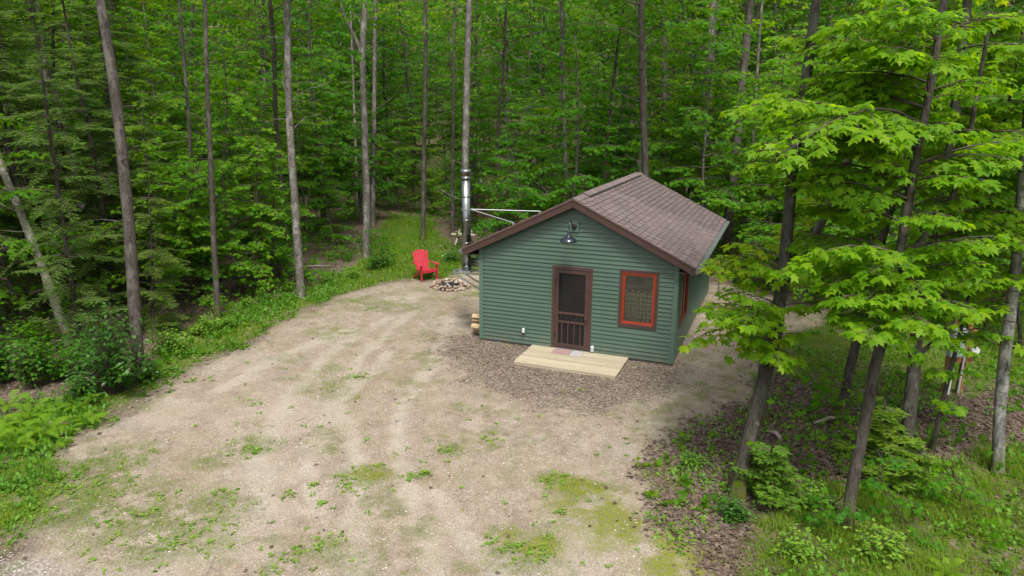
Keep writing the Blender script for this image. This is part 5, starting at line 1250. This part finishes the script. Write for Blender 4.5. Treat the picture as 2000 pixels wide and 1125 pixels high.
# ------------------------------------------------------------------ ground cover
def look(name, x, y):
    i = np.clip(np.searchsorted(gy, y), 0, ny-1); j = np.clip(np.searchsorted(gx, x), 0, nx-1); return A[name].reshape(ny, nx)[i, j]
Zg = Z.reshape(ny, nx)
def zat(x, y):
    i = np.clip(np.searchsorted(gy, y)-1, 0, ny-2); j = np.clip(np.searchsorted(gx, x)-1, 0, nx-2)
    u = np.clip((x-gx[j])/(gx[j+1]-gx[j]), 0, 1); v = np.clip((y-gy[i])/(gy[i+1]-gy[i]), 0, 1)
    return (Zg[i, j]*(1-u)+Zg[i, j+1]*u)*(1-v)+(Zg[i+1, j]*(1-u)+Zg[i+1, j+1]*u)*v
house_free = lambda x, y: ~((x > -.06) & (x < W+.06) & (y > -.03) & (y < L+.06)) & ~((x > 1.4) & (x < 3.9) & (y > -1.33) & (y < 0))
def pts_in(n, x0, x1, y0, y1, dens, seed):
    r = np.random.default_rng(seed); x = r.uniform(x0, x1, n); y = r.uniform(y0, y1, n); k = (r.random(n) < dens(x, y)) & house_free(x, y)
    return x[k], y[k], r
def blades(name, x, y, hgt, wid, r, mat, lean=.45, label=None):
    n = len(x); z = zat(x, y)-.004; az = r.uniform(0, 6.283, n); h = hgt*r.uniform(.5, 1.25, n); ln = h*lean*r.uniform(.2, 1.6, n)
    dx, dy = np.cos(az), np.sin(az); w_ = wid*r.uniform(.6, 1.3, n)
    p = np.stack([x, y, z], 1); sx = np.stack([-dy, dx, 0*dx], 1)*w_[:, None]; d = np.stack([dx, dy, 0*dx], 1)
    m1 = p+d*(ln*.35)[:, None]+np.array([0, 0, 1.])*(h*.6)[:, None]; tip = p+d*ln[:, None]+np.array([0, 0, 1.])*(h*r.uniform(.75, 1.0, n))[:, None]
    V = np.stack([p-sx, p+sx, m1+sx*.7, m1-sx*.7, tip], 1).reshape(-1, 3); o = np.arange(n)[:, None]*5
    q = (o+np.array([[0, 1, 2, 3]])); t = (o+np.array([[3, 2, 4]]))
    tint = np.clip(r.normal(.45, .2, n)+(fbm(x, y, .9, 91)-.5)*.7, 0, 1)
    ob_ = link(name, new_mesh(name, V, [q, t], {'tint': np.repeat(tint, 5)}), M[mat]); tag(ob_, label, 'grass', None, 'stuff'); return ob_
mead_f = lambda x, y, P_: smooth(-.1, .5, polydist(x, y, P_)+(fbm(x, y, 3., 5)-.5)*.9)
nod = lambda x, y: 1-smooth(-.12, .25, dirt_f(x, y))
x, y, r = pts_in(150000, -9.5, -1, -12, 8.5, lambda a, b: mead_f(a, b, VERGE)*nod(a, b)*smooth(.2, .6, fbm(a, b, 1.6, 9)+.15), 1)
blades('verge_grass', x, y, .035+.17*fbm(x, y, 1.6, 77)**2, .006, r, 'grass', .9, 'bright green grass along the left edge of the clearing')
x, y, r = pts_in(120000, -15, 0, 3, 19, lambda a, b: mead_f(a, b, MEADOW)*nod(a, b)*(1-.93*look('mulch', a, b)), 2)
blades('path_grass', x, y, .09+.10*vn(x, y, .8, 3), .008, r, 'grass', .6, 'grass on the path beyond the red chair')
x, y, r = pts_in(95000, 5.5, 17, -3, 9, lambda a, b: mead_f(a, b, RMEADOW)*nod(a, b)*smooth(.25, .6, fbm(a, b, 1.4, 19)+.08), 3)
blades('glade_grass', x, y, .05+.07*vn(x, y, .8, 3), .006, r, 'grass', .6, 'short grass behind the right-hand trees')
x, y, r = pts_in(150000, 5.5, 14.5, -10, -.5, lambda a, b: mead_f(a, b, RGRASS)*nod(a, b)*smooth(.24, .52, fbm(a, b, 1.3, 29)+.05), 4)
blades('sedge_grass', x, y, .05+.15*vn(x, y, 1.5, 13), .004, r, 'grass_soft', 1.3, 'soft sedge grass under the right-hand trees')
x, y, r = pts_in(700000, -6.5, 7.5, -11.5, 7, lambda a, b: inpatch(a, b)*smooth(.30, .60, fbm(a, b, 4.5, 21))*.6+.10*smooth(.56, .70, fbm(a, b, 1.3, 23))*smooth(.4, .6, fbm(a, b, 5, 24))+.02*smooth(.42, .7, fbm(a, b, 1.1, 22)), 5)
blades('sparse_grass', x, y, .018+.05*vn(x, y, 3., 5), .0042, r, 'grass', .8, 'sparse grass tufts scattered over the gravel clearing')
x, y, r = pts_in(60000, -3, 8, -9.5, -4, lambda a, b: look('moss', a, b)*.7, 6)
blades('moss_patch', x, y, .012+.01*vn(x, y, 3, 5), .005, r, 'grass', .7, 'yellow-green mossy growth at the near right of the clearing')
# broad-leaved weeds: small rosettes
def rosettes(name, x, y, size, nl_, r, mat, tmpl, label, cat='weeds', lift=.35):
    n = len(x); z = zat(x, y); P = []; D = []; S = []; 
    for q in range(nl_):
        az = r.uniform(0, 6.283, n)+q*2.4; el = r.uniform(.0, lift*2, n); d = np.stack([np.cos(az), np.sin(az), np.tan(el)], 1)
        P.append(np.stack([x, y, z+.008], 1)+d*(size*r.uniform(.0, .6, n))[:, None]); D.append(d); S.append(size*r.uniform(.55, 1.2, n))
    P = np.concatenate(P); D = np.concatenate(D); S = np.concatenate(S); m = len(P)
    Nn = np.stack([r.normal(0, .3, m), r.normal(0, .3, m), np.ones(m)], 1)
    tint = np.clip(np.tile(r.uniform(0, 1, n), nl_)*.6+r.uniform(0, .4, m), 0, 1)
    o = link(name, leaves_mesh(name, P, D, Nn, S, tint, tmpl, r), M[mat]); tag(o, label, cat, None, 'stuff')
wd_c = [((450, 975), .28, 10), ((690, 945), .28, 14), ((800, 930), .2, 8), ((830, 925), .12, 6), ((1080, 935), .25, 10), ((960, 855), .16, 8), ((870, 880), .15, 7), ((500, 880), .3, 14), ((1040, 1045), .3, 10), ((1000, 1075), .2, 8), ((1095, 1000), .1, 5), ((620, 945), .15, 6), ((560, 970), .12, 5), ((640, 990), .12, 5), ((330, 1060), .5, 18), ((240, 1010), .45, 20), ((420, 1040), .4, 14), ((620, 1070), .3, 12), ((560, 1100), .3, 10), ((1300, 930), .35, 22), ((1390, 890), .35, 26), ((1340, 1010), .4, 24), ((1320, 1050), .3, 18), ((1420, 1000), .3, 22), ((100, 960), .7, 40), ((60, 1000), .5, 24), ((180, 930), .5, 20), ((700, 735), .15, 8), ((490, 790), .2, 5), ((380, 745), .2, 8), ((1490, 730), .3, 12), ((1060, 1080), .2, 9), ((960, 1060), .12, 5)]
xs, ys = [], []; r = np.random.default_rng(77)
for q, s_, n in wd_c:
    c = gp(*q); xs.append(c[0]+r.normal(0, s_*.6, n)); ys.append(c[1]+r.normal(0, s_*.6, n))
c0 = [gp(q, w_) for q, w_ in zip(r.uniform(120, 1420, 110), r.uniform(590, 1120, 110))]; xs.append(np.array([q[0] for q in c0])); ys.append(np.array([q[1] for q in c0]))
x = np.concatenate(xs); y = np.concatenate(ys); k = house_free(x, y); rosettes('broadleaf_weeds', x[k], y[k], .055, 6, r, 'weed', OVAL, 'small broad-leaved weeds dotted over the clearing')
x, y, r = pts_in(20000, -9.5, -1, -12, 8, lambda a, b: mead_f(a, b, VERGE)*nod(a, b)*smooth(.38, .62, fbm(a, b, 1.3, 39)), 8)
rosettes('verge_weeds', x, y, .09, 7, r, 'weed', OVAL, 'leafy weeds in the grass at the left verge', lift=.75)
x, y, r = pts_in(17000, 5.5, 14, -10, 4, lambda a, b: np.maximum(mead_f(a, b, RGRASS)*.7, .22)*nod(a, b)*smooth(.4, .65, fbm(a, b, 1.2, 49)), 9)
rosettes('woodland_weeds', x, y, .085, 6, r, 'weed', OVAL, 'low woodland herbs under the right-hand trees', lift=.7)
x, y, r = pts_in(22000, -24, 26, -6, 40, lambda a, b: nod(a, b)*(1-.8*mead_f(a, b, MEADOW))*smooth(.40, .62, fbm(a, b, .5, 59)), 10)
rosettes('forest_herbs', x, y, .12, 7, r, 'leaf_forest', STAR, 'green herbs covering the forest floor', lift=.9)
# leaf litter, wood chips, pebbles
def flakes(name, x, y, size, r, mat, tmpl, label, cat, tilt=.45):
    n = len(x); az = r.uniform(0, 6.283, n); D = np.stack([np.cos(az), np.sin(az), r.normal(0, .25, n)], 1); Nn = np.stack([r.normal(0, tilt, n), r.normal(0, tilt, n), np.ones(n)], 1)
    o = link(name, leaves_mesh(name, np.stack([x, y, zat(x, y)+r.uniform(.004, .022, n)], 1), D, Nn, size*r.uniform(.5, 1.3, n), np.clip(r.beta(2, 2.2, n), 0, 1), tmpl, r), M[mat]); tag(o, label, cat, None, 'stuff')
lit_d = lambda a, b: (1-smooth(-.45, .40, dirt_f(a, b)+(fbm(a, b, 5, 35)-.5)*.6))*(1-.75*np.maximum(mead_f(a, b, RGRASS), mead_f(a, b, RMEADOW)))
x, y, r = pts_in(60000, 5, 13.5, -9, 2, lit_d, 11); flakes('leaf_litter', x, y, .075, r, 'litter', STAR, 'brown fallen leaves under the right-hand trees', 'leaf litter')
x, y, r = pts_in(16000, -16, -4, -9, 12, lambda a, b: nod(a, b)*.8, 12); flakes('forest_litter', x, y, .085, r, 'litter', DIAM, 'dead leaves on the floor of the left woods', 'leaf litter')
x, y, r = pts_in(200, -5, 7, -10.5, 6, lambda a, b: 1-nod(a, b), 13); flakes('stray_leaves', x, y, .07, r, 'litter', STAR, 'a few dry leaves strewn on the clearing', 'dead leaves')
CHIP = (np.array([(-.14, 0, 0), (.14, 0, 0), (.10, 1, .05), (-.12, 1, .04)], float), np.array([(0, 1, 2), (0, 2, 3)]))
x, y, r = pts_in(70000, -2, 6.5, -4.5, 1.5, lambda a, b: look('mulch', a, b)**1.5*.9, 14); flakes('wood_chip_mulch', x, y, .05, r, 'chip', CHIP, 'brown wood-chip mulch around the cabin front', 'mulch', .6)
x, y, r = pts_in(9000, -9, -3, 7, 14, lambda a, b: look('mulch', a, b), 15); flakes('chip_path', x, y, .07, r, 'chip', CHIP, 'brown wood chips on the path behind the cabin', 'mulch', .6)
def pebbles(name, x, y, size, r, label):
    oc = np.array([(1, 0, 0), (0, 1, 0), (-1, 0, 0), (0, -1, 0), (0, 0, .75), (0, 0, -.4)], float); of_ = np.array([(0, 1, 4), (1, 2, 4), (2, 3, 4), (3, 0, 4)])
    n = len(x); az = r.uniform(0, 6.283, n); s_ = size*r.lognormal(0, .4, n); st_ = r.uniform(.6, 1, n)
    lx = oc[None, :, 0]*s_[:, None]; ly = oc[None, :, 1]*(s_*st_)[:, None]; lz = oc[None, :, 2]*(s_*st_*.8)[:, None]
    V = np.stack([x[:, None]+lx*np.cos(az)[:, None]-ly*np.sin(az)[:, None], y[:, None]+lx*np.sin(az)[:, None]+ly*np.cos(az)[:, None], zat(x, y)[:, None]+lz+.001], -1).reshape(-1, 3)
    F = (of_[None]+np.arange(n)[:, None, None]*6).reshape(-1, 3)
    o = link(name, new_mesh(name, V, [F], {'tint': np.repeat(r.random(n), 6)}, True), M['pebble']); tag(o, label, 'gravel', None, 'stuff')
def pebble_mat():
    m, nt, out = mat_new('pebble'); k = N(nt); c = k.ramp(k.attr('tint'), [(0, (.11, .088, .074)), (.35, (.22, .180, .148)), (.75, (.33, .285, .24)), (1, (.50, .46, .42))])
    nt.links.new(k.bsdf(c, .85, 0, .3), out.inputs[0]); return m
M['pebble'] = pebble_mat()
x, y, r = pts_in(60000, -5.5, 7, -11, 6, lambda a, b: (1-nod(a, b))*(.12+.88*smooth(.45, .62, fbm(a, b, 1.4, 69)))*(1-.8*look('mulch', a, b)), 16); pebbles('gravel', x, y, .009, r, 'fine gravel strewn over the clearing')
x, y, r = pts_in(26000, -4, 1.5, -12, -9, lambda a, b: look('lane', a, b), 17); pebbles('lane_gravel', x, y, .009, r, 'grey gravel of the lane at the lower left')
# fallen sticks
tw = []; r = np.random.default_rng(5)
for q in range(150):
    a_ = gp(r.uniform(150, 1500), r.uniform(600, 1110)) if q < 80 else gp(r.uniform(1380, 1850), r.uniform(720, 1000))
    if not house_free(a_[0:1], a_[1:2])[0]: continue
    L_ = r.uniform(.12, .45); az = r.uniform(0, 6.28); e = a_+np.array([math.cos(az), math.sin(az), 0])*L_; m_ = (a_+e)/2+np.array([r.normal(0, .03), r.normal(0, .03), 0]); P = np.stack([a_, m_, e]); P[:, 2] = zat(P[:, 0], P[:, 1])+.008
    tw.append((P, np.array([.006, .005, .003])*r.uniform(.6, 1.3)))
fo = Foliage(1); fo.tw = tw; o = link('fallen_twigs', fo.twig_mesh('fallen_twigs', 4), M['deadtwig']); tag(o, 'thin dry twigs lying on the ground', 'twigs', None, 'stuff')
# ------------------------------------------------------------------ ferns and shrubs
def fern_mesh(seed, nf, Lf):
    r = np.random.default_rng(seed); V = []; F = []; T = []; o = 0
    for k in range(nf):
        az = 2*math.pi*k/nf+r.normal(0, .3); L_ = Lf*r.uniform(.7, 1.1); rise = r.uniform(.9, 1.7); n = 30; t = np.linspace(.0, 1, n)
        h = np.array([math.cos(az), math.sin(az), 0]); s = np.array([-h[1], h[0], 0]); ax = h[None]*(t*L_*.8)[:, None]; ax[:, 2] = (rise*t-.75*rise*t**2.2)*L_*.9
        tn = unit(np.gradient(ax, axis=0)); tt = r.uniform(.2, .9)
        for i in range(3, n-1):
            wl2 = L_*.20*math.sin(math.pi*min(1, (t[i]*.92+.06)))**.8*(1-.25*t[i])
            for sg in (1, -1):
                d = s*sg+tn[i]*.45+np.array([0, 0, -.15]); d = unit(d); e = ax[i]+d*wl2; wv = tn[i]*L_*.0105
                V += [ax[i]-wv, ax[i]+wv, ax[i]+d*wl2*.6+wv*.8, e, ax[i]+d*wl2*.6-wv*.9]; F += [(o, o+1, o+2), (o, o+2, o+4), (o+4, o+2, o+3)]; T += [tt+r.normal(0, .06)]*5; o += 5
        for i in range(n-1):
            wv = s*.004; V += [ax[i]-wv, ax[i]+wv, ax[i+1]+wv, ax[i+1]-wv]; F += [(o, o+1, o+2), (o, o+2, o+3)]; T += [.2]*4; o += 4
    me = new_mesh('frond', np.array(V), [np.array(F)], {'tint': np.clip(T, 0, 1)}); me.materials.append(M['fern']); return me
FM = [fern_mesh(i, [9, 11, 8, 10][i], [.75, .85, .6, .7][i]) for i in range(4)]
i_ = 0
for (q, s_, lab, g) in [((30, 880), 1.15, None, 1), ((80, 860), 1.1, None, 1), ((130, 850), .9, None, 1), ((5, 840), 1.1, None, 1), ((60, 820), 1.0, None, 1), ((160, 800), .8, None, 1), ((-30, 890), 1.0, None, 1), ((110, 880), .75, None, 1), ((20, 800), 1.0, None, 1), ((180, 830), .7, None, 1), ((100, 815), .9, None, 1), ((50, 850), 1.1, None, 1), ((-10, 860), 1.1, None, 1),
                       ((1850, 1120), .55, 'fern in the grass at the bottom right edge of the picture', 0), ((1960, 1030), .5, 'fern low beside the birch foot', 0), ((620, 520), .8, None, 2), ((640, 500), .8, None, 2), ((595, 545), .7, None, 2), ((545, 555), .7, None, 2), ((700, 530), .6, None, 2)]:
    p_ = gp(*q); o = link('fern', FM[i_ % 4], None, None, (p_[0], p_[1], float(zat(p_[0:1], p_[1:2])[0])-.01)); o.scale = (s_*.82,)*3; o.rotation_euler = (0, 0, random.uniform(0, 6.28)); i_ += 1
    if lab: tag(o, lab, 'fern')
    else: tag(o, ['', 'bright green fern in the clump at the lower left corner', 'green fern on the shady bank left of the forked trunk'][g], 'fern', ['', 'ferns at the lower left corner', 'ferns on the shady bank'][g])
def shrub(q, rad, h, n, size, label, seed, mat='shrub'):
    fo = Foliage(seed); fo.bush((0, 0, 0), rad, h, n); p_ = gp(*q); e = thing('leafy_shrub', label, 'shrub', (p_[0], p_[1], float(zat(p_[0:1], p_[1:2])[0])))
    A_ = fo.leaf_arrays(size, .4); cm = leaves_mesh('foliage', *A_, OVAL, fo.r); cm.materials.append(M[mat]); link('foliage', cm, None, e)
    bm_ = fo.twig_mesh('stems'); bm_.materials.append(M['twig']); link('stems', bm_, None, e)
shrub((225, 768), 1.05, 2.1, 120, .105, 'dense glossy dark green shrub in front of the dark scaly-barked tree', 71)
shrub((170, 785), .6, .9, 36, .10, 'low leafy shrub between the ferns and the glossy dark green shrub', 72)
shrub((110, 745), .8, 1.1, 50, .11, 'leafy shrub in the shade left of the glossy dark green one', 95, 'leaf_forest')
shrub((10, 745), .8, 1.3, 54, .11, 'leafy shrub at the left picture edge behind the ferns', 96, 'leaf_forest')
shrub((170, 715), .7, 1.0, 46, .11, 'leafy shrub at the foot of the straight-trunked fir', 97, 'leaf_forest')
shrub((70, 690), .9, 1.2, 54, .11, 'shaded shrub below the pale leaning trunk', 98, 'leaf_forest')
shrub((340, 690), .6, .7, 40, .09, 'weedy shrub on the verge right of the dark scaly-barked tree', 99, 'weed')
shrub((395, 655), .5, .6, 36, .09, 'weedy shrub on the verge below the slim grey-brown trunk', 100, 'weed')
shrub((60, 760), .5, 1.2, 34, .11, 'upright willow-leaved shrub rising behind the ferns', 73)
shrub((290, 745), .4, .7, 24, .09, 'small leafy shrub right at the foot of the dark scaly-barked tree', 74)
shrub((880, 512), .5, .6, 24, .11, 'low leafy bush on the wood chips behind the stovepipe, left of it', 75)
shrub((945, 512), .5, .7, 26, .11, 'low leafy bush glimpsed between the stovepipe and the cabin eave', 76)
shrub((740, 525), .7, .9, 40, .10, 'bushy green shrub at the path side by the forked grey trunk', 77)
shrub((1590, 985), .4, .4, 40, .065, 'low bright bush between the leaning maple and the knobbly slim one', 91, 'weed')
shrub((1720, 1080), .5, .45, 44, .07, 'low bright bush in the near right grass', 92, 'weed')
shrub((1560, 1085), .5, .40, 44, .06, 'mounded low bush near the bottom edge, right of centre', 93, 'weed')
shrub((1350, 905), .35, .22, 30, .055, 'flat weedy bush on the litter edge left of the leaning maple', 94, 'weed')
shrub((1430, 1010), .38, .35, 34, .06, 'low tangled bush at the mossy foot of the leaning maple', 78)
for i_, (q, s_) in enumerate((((480, 600), .45), ((520, 590), .5), ((560, 570), .5), ((650, 555), .5), ((690, 545), .45), ((440, 640), .4), ((1440, 540), .5), ((1500, 560), .5))):
    shrub(q, s_, s_*1.0, 26, .08, ['knee-high green shrub on the left verge' if i_ < 6 else 'knee-high shrub behind the cabin, right side'][0], 80+i_, 'weed')
for o in col.objects:
    if o.name.startswith('leafy_shrub') and o['label'].startswith('knee-high'): o['group'] = 'knee-high verge shrubs' if 'verge' in o['label'] else 'knee-high shrubs behind the cabin'
# pale exposed roots and a fallen limb on the right
for q, q2, lab in (((1590, 826), (1645, 815), 'pale exposed root reaching left from the dark maple'), ((1500, 842), (1525, 858), 'short pale stick of wood behind the leaning maple'), ((580, 522), (645, 520), 'grey fallen log lying in the ferns left of the path')):
    a_ = gp(*q, .05); b_ = gp(*q2, .06); mb = MB().tube([a_, (a_+b_)/2+np.array([.03, .04, .03]), b_], [.025, .04, .035], 8); o = mb.build('fallen_branch', M['deadtwig'], smooth_on=True); tag(o, lab, 'branch')

sn = thing('dead_snag', 'bare pale dead branches leaning among the trees right of the log pile', 'branch', tuple(gp(1045, 432)))
b0 = gp(1045, 432); d0 = gdepth(1045, 432)
for pl2, r2 in (([(1024, 436), (1036, 405), (1048, 382), (1060, 362)], .035), ([(1048, 382), (1062, 402), (1074, 420)], .025), ([(1029, 322), (1033, 342), (1046, 355), (1066, 372), (1090, 398)], .05), ([(1030, 404), (1036, 418), (1034, 432)], .02)):
    MB().tube([tuple(dp(q[0], q[1], d0)-b0) for q in pl2], [r2*(1-.15*i) for i in range(len(pl2))], 6).build('dead_limb', M['deadtwig'], sn, smooth_on=True)
